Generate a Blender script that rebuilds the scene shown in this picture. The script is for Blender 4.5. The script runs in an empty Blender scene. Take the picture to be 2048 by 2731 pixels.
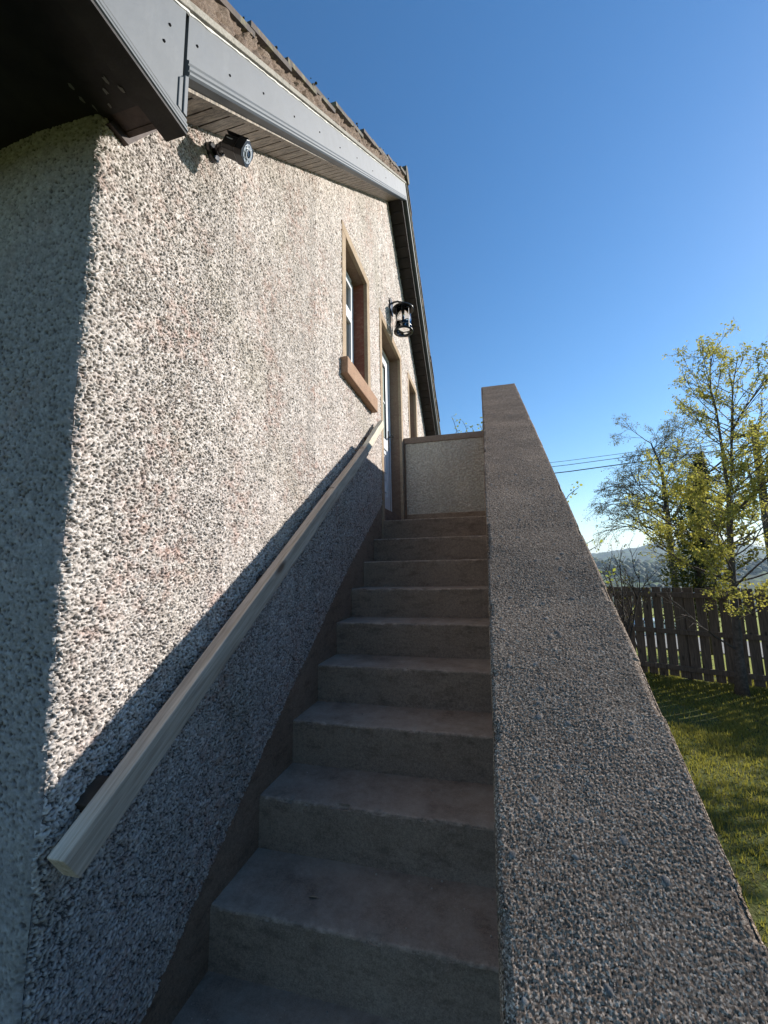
import bpy, math, random
import numpy as np
from mathutils import Vector, Matrix
random.seed(7)
rng = np.random.default_rng(11)
sc = bpy.context.scene
COL = sc.collection
R = math.radians

# ------------------------------------------------------------------ camera
CX, CZ = 0.9585, 1.5998
YAW, PITCH, ROLL, FPX = 0.2545, 0.1336, -0.0182, 1090.69
f_ = Vector((-math.sin(YAW)*math.cos(PITCH), math.cos(YAW)*math.cos(PITCH), math.sin(PITCH)))
r_ = Vector((math.cos(YAW), math.sin(YAW), 0))
u_ = r_.cross(f_)
rr = r_*math.cos(ROLL) + u_*math.sin(ROLL)
uu = -r_*math.sin(ROLL) + u_*math.cos(ROLL)
cam = bpy.data.cameras.new('camera')
cam.sensor_fit = 'VERTICAL'
cam.sensor_height = 34.6
cam.lens = 34.6*FPX/2731
cam.clip_start = 0.02
cam.clip_end = 20000
camo = bpy.data.objects.new('camera', cam)
COL.objects.link(camo)
M = Matrix((rr, uu, -f_)).transposed().to_4x4()
M.translation = Vector((CX, 0, CZ))
camo.matrix_world = M
sc.camera = camo

# ------------------------------------------------------------------ light
SUN_DIR = Vector((0.94, 0.672, 0)).normalized()
EL = R(28.2)
sd = Vector((SUN_DIR.x*math.cos(EL), SUN_DIR.y*math.cos(EL), math.sin(EL)))
world = bpy.data.worlds.new('World')
sc.world = world
world.use_nodes = True
wn = world.node_tree
bg = wn.nodes['Background']
sky = wn.nodes.new('ShaderNodeTexSky')
sky.sky_type = 'NISHITA'
sky.sun_disc = False
sky.sun_elevation = EL
sky.sun_rotation = math.atan2(sd.x, sd.y)
sky.altitude = 100
sky.air_density = 1.1
sky.dust_density = 0.15
sky.ozone_density = 3.0
hs = wn.nodes.new('ShaderNodeHueSaturation')
hs.inputs['Saturation'].default_value = 1.24
wn.links.new(sky.outputs[0], hs.inputs['Color'])
wn.links.new(hs.outputs[0], bg.inputs[0])
bg.inputs[1].default_value = 0.094
sun = bpy.data.lights.new('sun', 'SUN')
sun.energy = 4.6
sun.angle = R(0.53)
sun.color = (1.0, 0.945, 0.87)
suno = bpy.data.objects.new('sun', sun)
COL.objects.link(suno)
suno.location = (20, 12, 12)
suno.rotation_euler = sd.to_track_quat('Z', 'Y').to_euler()
sc.view_settings.view_transform = 'Standard'
sc.view_settings.look = 'None'
sc.view_settings.exposure = 0.85
sc.view_settings.gamma = 1.0
sc.cycles.max_bounces = 6
sc.cycles.transparent_max_bounces = 12
sc.cycles.volume_bounces = 0

# ------------------------------------------------------------------ helpers
BASE = {}
def props(o, label=None, cat=None, group=None, kind=None):
    if label: o['label'] = label
    if cat: o['category'] = cat
    if group: o['group'] = group
    if kind: o['kind'] = kind
    return o

def thing(name, loc, label, cat, group=None):
    o = bpy.data.objects.new(name, None)
    o.empty_display_size = 0.2
    COL.objects.link(o)
    o.location = loc
    BASE[o] = np.array(loc, float)
    return props(o, label, cat, group)

def npmesh(name, V, F, mat, parent=None, smooth=False, attrs=None, label=None):
    """V (n,3) world coordinates, F (m,k) int array or list of lists."""
    V = np.asarray(V, float)
    if parent is not None:
        V = V - BASE[parent]
    me = bpy.data.meshes.new(name)
    if isinstance(F, np.ndarray):
        k = F.shape[1]
        me.vertices.add(len(V)); me.vertices.foreach_set('co', V.astype(np.float32).ravel())
        me.loops.add(F.size); me.loops.foreach_set('vertex_index', F.astype(np.int32).ravel())
        me.polygons.add(len(F))
        me.polygons.foreach_set('loop_start', np.arange(0, F.size, k, dtype=np.int32))
        me.polygons.foreach_set('loop_total', np.full(len(F), k, dtype=np.int32))
        me.update(calc_edges=True)
    else:
        me.from_pydata(V.tolist(), [], F)
        me.update()
    if smooth:
        me.polygons.foreach_set('use_smooth', np.ones(len(me.polygons), dtype=bool))
    if attrs:
        for n, a in attrs.items():
            at = me.attributes.new(n, 'FLOAT', 'POINT')
            at.data.foreach_set('value', np.asarray(a, np.float32))
    me.materials.append(mat)
    o = bpy.data.objects.new(name, me)
    COL.objects.link(o)
    if parent is not None:
        o.parent = parent
        BASE[o] = BASE[parent]
    else:
        BASE[o] = np.zeros(3)
    if label: o['label'] = label
    return o

class MB:
    def __init__(s): s.v = []; s.f = []
    def add(s, v, f):
        n = len(s.v); s.v += [tuple(p) for p in v]; s.f += [[i+n for i in q] for q in f]
        return s
    def box(s, x0, x1, y0, y1, z0, z1):
        v = [(x0,y0,z0),(x1,y0,z0),(x1,y1,z0),(x0,y1,z0),(x0,y0,z1),(x1,y0,z1),(x1,y1,z1),(x0,y1,z1)]
        return s.add(v, [[0,3,2,1],[4,5,6,7],[0,1,5,4],[1,2,6,5],[2,3,7,6],[3,0,4,7]])
    def obox(s, c, ax, ay, az, hx, hy, hz):
        c = Vector(c); ax, ay, az = Vector(ax), Vector(ay), Vector(az)
        v = []
        for k in (-1, 1):
            for (i, j) in ((-1,-1),(1,-1),(1,1),(-1,1)):
                v.append(tuple(c + ax*hx*i + ay*hy*j + az*hz*k))
        return s.add(v, [[0,3,2,1],[4,5,6,7],[0,1,5,4],[1,2,6,5],[2,3,7,6],[3,0,4,7]])
    def prism_x(s, poly, x0, x1):
        """poly of (y,z), extruded in x"""
        n = len(poly)
        v = [(x0, y, z) for y, z in poly] + [(x1, y, z) for y, z in poly]
        f = [list(range(n)), list(range(2*n-1, n-1, -1))]
        for i in range(n):
            j = (i+1) % n
            f.append([i, i+n, j+n, j])
        return s.add(v, f)
    def sweep(s, prof, path):
        """prof of (x, w); path of (y, z); placed at (x, y, z+w)"""
        n = len(prof); m = len(path); v = []; f = []
        for (y, z) in path:
            v += [(x, y, z+w) for x, w in prof]
        for k in range(m-1):
            for i in range(n):
                j = (i+1) % n
                f.append([k*n+i, k*n+j, (k+1)*n+j, (k+1)*n+i])
        f.append(list(range(n-1, -1, -1))); f.append([(m-1)*n+i for i in range(n)])
        return s.add(v, f)
    def tube(s, pts, rad, seg=8, cap=True):
        pts = [Vector(p) for p in pts]
        if not hasattr(rad, '__len__'): rad = [rad]*len(pts)
        v = []; f = []
        prev = None
        for i, p in enumerate(pts):
            d = (pts[min(i+1, len(pts)-1)] - pts[max(i-1, 0)])
            d = d.normalized() if d.length > 1e-9 else Vector((0,0,1))
            a = prev if prev is not None else (Vector((0,0,1)) if abs(d.z) < .9 else Vector((1,0,0)))
            b = d.cross(a)
            b.normalize(); a = b.cross(d).normalized(); prev = a
            for k in range(seg):
                t = 2*math.pi*k/seg
                v.append(tuple(p + (a*math.cos(t)+b*math.sin(t))*rad[i]))
        for i in range(len(pts)-1):
            for k in range(seg):
                k2 = (k+1) % seg
                f.append([i*seg+k, i*seg+k2, (i+1)*seg+k2, (i+1)*seg+k])
        if cap:
            f.append(list(range(seg-1, -1, -1))); f.append([(len(pts)-1)*seg+k for k in range(seg)])
        return s.add(v, f)
    def lathe(s, prof, c, axis=(0,0,1), seg=32):
        """prof of (r, h) along axis from c"""
        ax = Vector(axis).normalized()
        a = ax.orthogonal().normalized(); b = ax.cross(a)
        c = Vector(c); v = []; f = []
        for r, h in prof:
            for k in range(seg):
                t = 2*math.pi*k/seg
                v.append(tuple(c + ax*h + (a*math.cos(t)+b*math.sin(t))*max(r, 1e-5)))
        for i in range(len(prof)-1):
            for k in range(seg):
                k2 = (k+1) % seg
                f.append([i*seg+k, i*seg+k2, (i+1)*seg+k2, (i+1)*seg+k])
        return s.add(v, f)
    def build(s, name, mat, parent=None, bevel=0, smooth=False, label=None, seg=2):
        o = npmesh(name, s.v, s.f, mat, parent, smooth, None, label)
        if bevel:
            m = o.modifiers.new('bevel', 'BEVEL'); m.width = bevel; m.segments = seg
            m.limit_method = 'ANGLE'; m.angle_limit = R(40)
        return o

# ------------------------------------------------------------------ materials
class NM:
    def __init__(s, name, rough=0.8, spec=0.5, metal=0):
        s.m = bpy.data.materials.new(name); s.m.use_nodes = True
        s.t = s.m.node_tree; s.n = s.t.nodes
        s.p = s.n['Principled BSDF']
        s.p.inputs['Roughness'].default_value = rough
        s.p.inputs['Specular IOR Level'].default_value = spec
        s.p.inputs['Metallic'].default_value = metal
        s.coord = None
    def node(s, t, **kw):
        x = s.n.new(t)
        for k, v in kw.items(): setattr(x, k, v)
        return x
    def link(s, a, b): s.t.links.new(a, b)
    def obj(s, scale=(1,1,1), rot=(0,0,0), loc=(0,0,0)):
        g = s.node('ShaderNodeNewGeometry')
        mp = s.node('ShaderNodeMapping')
        # texture space is the world position of the fixed thing
        mp.inputs['Rotation'].default_value = rot
        mp.inputs['Location'].default_value = loc
        mp.inputs['Scale'].default_value = scale
        if any(rot):      # turn first, then stretch along the grain
            m0 = s.node('ShaderNodeMapping'); m0.inputs['Rotation'].default_value = rot
            mp.inputs['Rotation'].default_value = (0, 0, 0)
            s.link(g.outputs['Position'], m0.inputs['Vector']); s.link(m0.outputs[0], mp.inputs['Vector'])
        else:
            s.link(g.outputs['Position'], mp.inputs['Vector'])
        return mp.outputs[0]
    def noise(s, scale, detail=4, rough=.55, vec=None, dist=0):
        x = s.node('ShaderNodeTexNoise')
        x.inputs['Scale'].default_value = scale; x.inputs['Detail'].default_value = detail
        x.inputs['Roughness'].default_value = rough; x.inputs['Distortion'].default_value = dist
        s.link(vec if vec is not None else s.obj(), x.inputs['Vector'])
        return x.outputs['Fac']
    def voro(s, scale, vec=None, feature='F1', out='Distance', rand=1):
        x = s.node('ShaderNodeTexVoronoi', feature=feature)
        x.inputs['Scale'].default_value = scale; x.inputs['Randomness'].default_value = rand
        s.link(vec if vec is not None else s.obj(), x.inputs['Vector'])
        return x.outputs[out]
    def ramp(s, fac, stops, mode='LINEAR'):
        x = s.node('ShaderNodeValToRGB'); cr = x.color_ramp; cr.interpolation = mode
        while len(cr.elements) < len(stops): cr.elements.new(0.5)
        for e, (p, c) in zip(cr.elements, stops):
            e.position = p
            e.color = (c, c, c, 1) if not hasattr(c, '__len__') else (*c, 1)
        s.link(fac, x.inputs[0])
        return x.outputs[0]
    def mix(s, fac, a, b, mode='MIX'):
        x = s.node('ShaderNodeMix', data_type='RGBA', blend_type=mode)
        for sock, val in ((x.inputs[0], fac), (x.inputs[6], a), (x.inputs[7], b)):
            if isinstance(val, (int, float)): sock.default_value = val
            elif isinstance(val, tuple): sock.default_value = (*val, 1)
            else: s.link(val, sock)
        return x.outputs[2]
    def math(s, op, a, b=0.0):
        x = s.node('ShaderNodeMath', operation=op)
        for sock, val in ((x.inputs[0], a), (x.inputs[1], b)):
            if isinstance(val, (int, float)): sock.default_value = val
            else: s.link(val, sock)
        return x.outputs[0]
    def attr(s, name):
        x = s.node('ShaderNodeAttribute'); x.attribute_name = name
        return x.outputs['Fac']
    def color(s, c):
        if isinstance(c, tuple): s.p.inputs['Base Color'].default_value = (*c, 1)
        else: s.link(c, s.p.inputs['Base Color'])
        return s
    def bump(s, h, dist=.002, strength=1):
        x = s.node('ShaderNodeBump'); x.inputs['Distance'].default_value = dist
        x.inputs['Strength'].default_value = strength
        s.link(h, x.inputs['Height']); s.link(x.outputs[0], s.p.inputs['Normal'])
        return s

def m_roughcast(name, base, light, dark, pink=0.6, bumpd=.0025):
    m = NM(name, .95, .06)
    h = m.attr('h'); g = m.attr('g')
    tone = m.mix(g, base, light)
    blot = m.ramp(m.noise(3.5, 5, .62), [(.48, 0), (.72, 1)])
    pk = m.ramp(m.noise(28, 3), [(.42, 0), (.62, 1)])
    tone = m.mix(m.math('MULTIPLY', m.math('MULTIPLY', blot, pk), pink), tone, (.52, .27, .20))
    yl = m.ramp(m.noise(2.1, 4, vec=m.obj(loc=(4, 2, 9))), [(.52, 0), (.75, 1)])
    tone = m.mix(m.math('MULTIPLY', yl, .35), tone, (.42, .38, .27))
    big = m.ramp(m.noise(1.3, 4), [(.3, .82), (.7, 1.0)])
    tone = m.mix(1.0, tone, big, 'MULTIPLY')
    stk = m.ramp(m.noise(1.0, 6, .65, vec=m.obj(scale=(9, 9, .9), loc=(2, 5, 1))), [(.5, 0), (.72, 1)])
    tone = m.mix(m.math('MULTIPLY', stk, .38), tone, (.30, .27, .245))
    stn = m.ramp(m.noise(55, 4, .75), [(.35, .72), (.65, 1.12)])
    tone = m.mix(1.0, tone, stn, 'MULTIPLY')
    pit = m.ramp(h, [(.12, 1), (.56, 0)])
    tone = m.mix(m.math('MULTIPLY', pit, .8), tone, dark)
    m.color(tone)
    m.bump(m.noise(420, 4, .7), bumpd, .9)
    return m.m

MAT = {}
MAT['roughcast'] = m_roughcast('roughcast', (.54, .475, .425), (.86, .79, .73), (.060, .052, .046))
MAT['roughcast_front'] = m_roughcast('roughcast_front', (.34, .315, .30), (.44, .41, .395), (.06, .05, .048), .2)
MAT['panel_render'] = m_roughcast('panel_render', (.56, .515, .44), (.63, .58, .50), (.36, .32, .27), .25)

def m_gravelcast():
    m = NM('exposed_grit', .85, .12)
    h = m.attr('h'); g = m.attr('g'); pb = m.attr('peb')
    gr = m.ramp(g, [(0, (.11, .074, .05)), (.3, (.22, .15, .10)), (.55, (.34, .235, .155)), (.74, (.56, .41, .28)), (.84, (.13, .095, .08)), (1, (.80, .63, .45))])
    matrix = (.034, .024, .017)
    vc = m.node('ShaderNodeTexVoronoi'); vc.inputs['Scale'].default_value = 560; m.link(m.obj(), vc.inputs['Vector'])
    sx = m.node('ShaderNodeSeparateColor'); m.link(vc.outputs['Color'], sx.inputs[0])
    fleck = m.ramp(sx.outputs[0], [(0, (.055, .040, .031)), (.42, (.10, .072, .055)), (.58, (.25, .18, .135)), (.78, (.45, .345, .26)), (.9, (.82, .66, .51)), (1, (.12, .10, .09))])
    c = m.mix(m.ramp(h, [(.02, 0), (.22, 1)]), matrix, m.mix(.62, gr, fleck))
    c = m.mix(m.math('MULTIPLY', pb, .75), c, m.mix(m.ramp(m.noise(60, 3), [(.35, 0), (.65, 1)]), (.08, .085, .09), (.27, .265, .25)))
    blot = m.ramp(m.noise(3.4, 6, .65, vec=m.obj(scale=(.6, 1.6, 1))), [(.3, .62), (.7, 1.05)])
    c = m.mix(1.0, c, blot, 'MULTIPLY')
    m.color(c)
    m.bump(sx.outputs[1], .0010, .8)
    return m.m
MAT['grit'] = m_gravelcast()

def m_concrete(name, a, b, c3, scale=1.0, bumpd=.0012, wear=True, rough=.85):
    m = NM(name, rough, .10)
    n1 = m.noise(2.2*scale, 7, .62, dist=.4)
    col = m.mix(m.ramp(n1, [(.3, 0), (.7, 1)]), a, b)
    n2 = m.noise(9*scale, 6, .65, vec=m.obj(scale=(1, 1, 2.5), loc=(3, 1, 7)))
    col = m.mix(m.ramp(n2, [(.50, 0), (.70, .6)]), col, c3)
    fine = m.ramp(m.noise(230, 4, .8), [(.30, .62), (.5, 1.0), (.72, 1.35)])
    col = m.mix(1.0, col, fine, 'MULTIPLY')
    spk = m.ramp(m.voro(120*scale), [(.10, 1), (.16, 0)])
    spk = m.math('MULTIPLY', spk, m.ramp(m.noise(31*scale, 2), [(.55, 0), (.62, .7)]))
    col = m.mix(spk, col, tuple(min(1, x*1.7) for x in b))
    n3 = m.noise(70*scale, 4, .7)
    col = m.mix(1.0, col, m.ramp(n3, [(.25, .72), (.75, 1.2)]), 'MULTIPLY')
    pits = m.ramp(m.voro(55*scale), [(.035, 0), (.09, 1)])
    sel = m.ramp(m.noise(13*scale, 2), [(.52, 1), (.6, 0)])
    pits = m.math('MAXIMUM', pits, sel)
    col = m.mix(1.0, col, m.ramp(pits, [(0, .25), (1, 1)]), 'MULTIPLY')
    if wear:
        g_ = m.node('ShaderNodeNewGeometry'); sp = m.node('ShaderNodeSeparateXYZ'); m.link(g_.outputs['Normal'], sp.inputs[0])
        up = m.ramp(sp.outputs['Z'], [(.6, 0), (.95, 1)])
        dust = m.ramp(m.noise(5.5, 6, .7, vec=m.obj(loc=(9, 9, 9))), [(.32, .05), (.66, 1)])
        col = m.mix(m.math('MULTIPLY', m.math('MULTIPLY', up, dust), .62), col, (.54, .46, .375))
        w = m.math('MULTIPLY', m.attr('wear'), m.ramp(m.noise(26, 5, .75), [(.46, 0), (.66, .6)]))
        col = m.mix(m.math('MULTIPLY', w, .75), col, tuple(min(1, x*1.9+.06) for x in b))
    m.color(col)
    hh = m.math('ADD', m.math('MULTIPLY', n3, .6), m.math('MULTIPLY', pits, 1.0))
    hh = m.math('ADD', hh, m.math('MULTIPLY', m.noise(260, 3), .35))
    m.bump(hh, bumpd, 1)
    return m.m
MAT['step'] = m_concrete('step_concrete', (.25, .185, .14), (.355, .27, .205), (.13, .093, .07))
MAT['skirt'] = m_concrete('skirting_render', (.27, .195, .14), (.35, .26, .19), (.14, .09, .06), 1, wear=False)
MAT['surround'] = m_concrete('surround_paint', (.33, .245, .165), (.43, .335, .235), (.26, .165, .11), 1.3, .0008, wear=False)
MAT['reveal'] = m_concrete('reveal_paint', (.20, .135, .10), (.27, .19, .13), (.16, .085, .065), 1.3, .0008, wear=False)
MAT['reveal_red'] = m_concrete('reveal_red_paint', (.20, .075, .052), (.27, .11, .075), (.34, .22, .16), 1.3, .0008, wear=False)
MAT['sill'] = m_concrete('sill_paint', (.31, .185, .12), (.39, .26, .175), (.20, .14, .10), 1.6, .001, wear=False)
MAT['cap'] = m_concrete('coping_render', (.20, .15, .12), (.27, .20, .155), (.12, .085, .07), 1.4, .0015, wear=False)
MAT['mortar'] = m_concrete('verge_mortar', (.20, .145, .11), (.33, .26, .205), (.10, .055, .04), 6, .008, wear=False)
MAT['undercloak'] = m_concrete('undercloak_board', (.30, .28, .24), (.36, .33, .28), (.17, .16, .13), 2, .0015, wear=False)

def m_tile():
    m = NM('roof_tile', .85, .3)
    c = m.mix(m.ramp(m.noise(5, 5), [(.35, 0), (.65, 1)]), (.115, .088, .074), (.075, .066, .058))
    c = m.mix(m.ramp(m.noise(22, 4), [(.52, 0), (.62, 1)]), c, (.17, .15, .09))
    m.color(c); m.bump(m.noise(120, 4), .003, 1)
    return m.m
MAT['tile'] = m_tile()

def m_fascia():
    m = NM('grey_upvc', .45, .35)
    v = m.obj(scale=(1, 1, 1))
    c = m.mix(m.ramp(m.noise(3, 6, .65), [(.2, 0), (.85, 1)]), (.082, .092, .100), (.108, .119, .127))
    st = m.ramp(m.noise(14, 5, .7, vec=m.obj(scale=(1, 1, .35))), [(.55, 0), (.72, 1)])
    c = m.mix(m.math('MULTIPLY', st, .15), c, (.19, .20, .20))
    m.color(c)
    m.link(m.ramp(m.noise(9, 4), [(.3, .48), (.7, .58)]), m.p.inputs['Roughness'])
    m.bump(m.noise(40, 3), .0008, .5)
    return m.m
MAT['fascia'] = m_fascia()

def m_soffit():
    m = NM('soffit_board', .5, .4)
    st = m.noise(55, 5, .75, vec=m.obj(scale=(.35, 1.4, .35), rot=(0, 0, 0)))
    c = m.mix(m.ramp(st, [(.4, 0), (.62, 1)]), (.10, .082, .062), (.36, .30, .23))  # streaks of grazing sun put into the board colour as well as the bump
    m.color(c); m.bump(st, .004, 1)
    return m.m
MAT['soffit'] = m_soffit()
def m_flat(name, c, rough=.6, spec=.4, metal=0, nz=.15, scale=20, bumpd=0.0):
    m = NM(name, rough, spec, metal)
    d = tuple(x*(1-nz) for x in c); l = tuple(min(1, x*(1+nz)) for x in c)
    n = m.noise(scale, 5, .6)
    m.color(m.mix(m.ramp(n, [(.3, 0), (.7, 1)]), d, l))
    if bumpd: m.bump(m.noise(scale*4, 4), bumpd, 1)
    return m.m
MAT['darkpaint_shade'] = m_flat('dark_board_and_shade', (.022, .018, .016), .65, .3, nz=.5, scale=9, bumpd=.002)  # dark eaves boards; also carries painted shade of far soffit and box underside
MAT['brownpaint'] = m_flat('brown_painted_board', (.055, .035, .028), .6, .3, nz=.5, scale=14, bumpd=.002)
MAT['upvc'] = m_flat('white_upvc', (.74, .76, .78), .3, .5, nz=.04, scale=6)
MAT['gasket'] = m_flat('rubber_gasket', (.02, .02, .02), .6)
MAT['black'] = m_flat('black_coated_metal', (.012, .012, .013), .28, .5, nz=.3, scale=30)
MAT['screw'] = m_flat('screw_head', (.012, .012, .012), .9, .1)
MAT['sealant'] = m_flat('white_sealant', (.62, .60, .55), .6, nz=.2, scale=60, bumpd=.002)
MAT['plasticgrey'] = m_flat('grey_plastic', (.30, .32, .34), .35, nz=.1)
MAT['cable'] = m_flat('pale_cable', (.62, .60, .54), .5, nz=.1)
MAT['whiteprint'] = m_flat('white_print', (.6, .6, .6), .5, nz=.05)
def m_glass(name, tint=(1, 1, 1), rough=0.0, ior=1.45):
    m = NM(name, rough, .5)
    m.color(tint); m.p.inputs['Transmission Weight'].default_value = 1
    m.p.inputs['IOR'].default_value = ior
    return m.m
MAT['glass'] = m_glass('clear_glass')
MAT['pane'] = m_flat('window_pane', (.03, .035, .035), .04, .8, nz=.2)
MAT['frosted'] = m_flat('frosted_pane', (.36, .42, .38), .25, .6, nz=.15, scale=90, bumpd=.001)
MAT['lensglass'] = m_flat('lens_glass', (.01, .012, .02), .05, .9)
MAT['ledface'] = m_flat('camera_face', (.34, .37, .40), .15, .7, nz=.1)

SL_A = math.atan(.6675)
def m_wood(name, a, b, knot, rot, rough=.75):
    m = NM(name, rough, .25)
    v = m.obj(rot=rot, scale=(34, 1.6, 34))
    g = m.noise(1.6, 5, .6, vec=v, dist=1.1)
    fine = m.noise(6, 3, .7, vec=v)
    c = m.mix(m.ramp(g, [(.32, 0), (.52, .55), (.68, 1)]), a, b)
    c = m.mix(1.0, c, m.ramp(fine, [(.3, .78), (.7, 1.12)]), 'MULTIPLY')
    kn = m.ramp(m.voro(1.0, vec=m.obj(rot=rot, scale=(9, 3.1, 9))), [(.09, 1), (.2, 0)])
    c = m.mix(m.math('MULTIPLY', kn, .85), c, knot)
    m.color(c); m.bump(m.math('ADD', g, m.math('MULTIPLY', fine, .5)), .0012, .9)
    return m.m
MAT['rail'] = m_wood('weathered_timber', (.40, .305, .22), (.64, .52, .40), (.15, .08, .045), (-R(34.6), 0, 0))
MAT['railnew'] = m_wood('pale_timber', (.52, .47, .36), (.62, .57, .45), (.2, .14, .08), (-R(34.6), 0, 0))
MAT['fence'] = m_wood('fence_timber', (.075, .052, .038), (.17, .122, .088), (.025, .018, .012), (R(90), 0, 0), .85)
MAT['bracket'] = m_flat('dark_timber_block', (.06, .04, .028), .8, nz=.4)
MAT['plug'] = m_flat('timber_plug', (.30, .24, .18), .8, nz=.4, scale=80)

def m_leaf(name, a, b, trans=.45, sc_=3.0):
    m = NM(name, .7, .12)
    c = m.mix(m.attr('g'), a, b)
    m.color(c)
    tr = m.node('ShaderNodeBsdfTranslucent')
    m.link(m.mix(.35, c, (.55, .52, .05)), tr.inputs[0])
    mx = m.node('ShaderNodeMixShader'); mx.inputs[0].default_value = trans
    m.link(m.p.outputs[0], mx.inputs[1]); m.link(tr.outputs[0], mx.inputs[2])
    m.link(mx.outputs[0], m.n['Material Output'].inputs['Surface'])
    return m.m
MAT['leaf'] = m_leaf('spring_leaf', (.21, .20, .045), (.54, .48, .13), .5)
MAT['leafb'] = m_leaf('birch_catkin', (.12, .09, .055), (.15, .16, .05), .3)
MAT['ivy'] = m_leaf('ivy_leaf', (.012, .022, .009), (.035, .055, .018), .2)
MAT['leafs'] = m_leaf('shrub_leaf', (.14, .22, .04), (.30, .36, .08), .5)
MAT['blade'] = m_leaf('grass_blade', (.075, .085, .022), (.30, .265, .07), .4)
MAT['bark'] = m_flat('grey_bark', (.10, .08, .065), .9, .2, nz=.45, scale=25, bumpd=.01)
MAT['barkd'] = m_flat('dark_bark', (.06, .05, .042), .9, .2, nz=.4, scale=25, bumpd=.006)

def m_ground():
    m = NM('lawn_and_fields', .95, .1)
    c = m.mix(m.ramp(m.noise(.9, 6, .65), [(.35, 0), (.65, 1)]), (.045, .07, .016), (.11, .125, .035))
    c = m.mix(m.ramp(m.noise(9, 5, .7), [(.4, 0), (.75, .8)]), c, (.10, .075, .04))
    far = m.ramp(m.noise(.012, 4, .6), [(.40, (.075, .11, .03)), (.52, (.14, .18, .055)), (.6, (.05, .07, .03))])
    wood = m.ramp(m.noise(.05, 6, .7), [(.42, 0), (.55, 1)])
    far = m.mix(wood, far, (.035, .045, .022))
    ln = m.node('ShaderNodeVectorMath', operation='LENGTH')
    g = m.node('ShaderNodeNewGeometry'); m.link(g.outputs['Position'], ln.inputs[0])
    k = m.ramp(m.math('MULTIPLY', ln.outputs['Value'], .002), [(.12, 0), (.35, 1)])
    md = m.ramp(m.math('MULTIPLY', ln.outputs['Value'], .02), [(.196, 0), (.215, 1)])
    c = m.mix(md, c, m.mix(m.noise(1.2, 5), (.17, .20, .04), (.34, .34, .08)))  # meadow past the fence brightened: glow of backlit grass put into its colour
    m.color(m.mix(k, c, far))
    m.bump(m.noise(40, 5), .02, 1)
    return m.m
MAT['ground'] = m_ground()
MAT['road'] = m_flat('pale_road', (.22, .215, .20), .9, .2, nz=.15, scale=4, bumpd=.003)

# ------------------------------------------------------------------ relief fields (real stones)
def hashr(ix, iy, k):
    h = (ix.astype(np.int64)*374761393 + iy.astype(np.int64)*668265263 + k*2246822519) & 0xffffffff
    h = ((h ^ (h >> 13))*1274126177) & 0xffffffff
    h = ((h ^ (h >> 16))*2654435761) & 0xffffffff
    return (h & 0xffffff)/float(0x1000000)
def stones(a, b, cell, seed=0, rlo=.45, rhi=.95, fill=1.0, asp=1.0):
    """dome height 0..1 and a random tone of the stone on top, at coordinates a, b"""
    a = a/cell; b = b/cell
    ia = np.floor(a); ib = np.floor(b)
    H = np.zeros_like(a); G = np.full_like(a, .3)
    for da in (-1, 0, 1):
        for db in (-1, 0, 1):
            ca = ia+da; cb = ib+db
            px = ca + hashr(ca, cb, seed+1); py = cb + hashr(ca, cb, seed+2)
            r = rlo + (rhi-rlo)*hashr(ca, cb, seed+3)
            th = hashr(ca, cb, seed+7)*math.pi
            k = asp + (1-asp)*hashr(ca, cb, seed+8)
            dx = (a-px); dy = (b-py)
            u = dx*np.cos(th)+dy*np.sin(th); v = (-dx*np.sin(th)+dy*np.cos(th))/k
            d2 = (u*u+v*v)/(r*r)
            hh = (.35+.65*hashr(ca, cb, seed+4))*np.sqrt(np.clip(1-d2, 0, 1))
            hh = np.where(hashr(ca, cb, seed+5) < fill, hh, 0)
            up = hh > H
            H = np.where(up, hh, H)
            G = np.where(up, hashr(ca, cb, seed+6), G)
    return H, G
def vnoise(a, b, seed=0):
    ia = np.floor(a); ib = np.floor(b); fa = a-ia; fb = b-ib
    fa = fa*fa*(3-2*fa); fb = fb*fb*(3-2*fb)
    v = lambda i, j: hashr(ia+i, ib+j, seed+91)
    return (v(0,0)*(1-fa)+v(1,0)*fa)*(1-fb) + (v(0,1)*(1-fa)+v(1,1)*fa)*fb
def grid(us, vs):
    U, W = np.meshgrid(us, vs, indexing='ij')
    nu, nv = len(us), len(vs)
    idx = np.arange(nu*nv).reshape(nu, nv)
    F = np.stack([idx[:-1, :-1], idx[1:, :-1], idx[1:, 1:], idx[:-1, 1:]], -1).reshape(-1, 4)
    return U.ravel(), W.ravel(), F

# ------------------------------------------------------------------ key dimensions
YC = 0.7287                 # house corner
APY, SOFZ = 4.094, 5.779    # apex of wall
MS = 0.857                  # roof slope (rise per metre)
XV = 0.20                   # verge overhang
G = 0.2866; RI = 0.19; YL = 3.6042; ZL = 2.0234
XI, XO = 0.9452, 1.2191     # parapet
ZCR, YCR, SLP = 3.1084, 3.4384, 0.6675
YEND = 4.6085
GZ = -0.45
def soff(y): return SOFZ - abs(y-APY)*MS
WIN = (2.56, 3.257, 3.05, 4.163)
DOOR = (3.60, 4.61, 1.83, 4.143)
WIN2 = (4.998, 5.66, 3.05, 4.163)
BW = .078
def band_top(y): return np.interp(y, [.6, 1.033, 1.337, 1.59, 2.51, 3.606], [.14, .423, .65, .846, 1.491, 2.149+.02])

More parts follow.
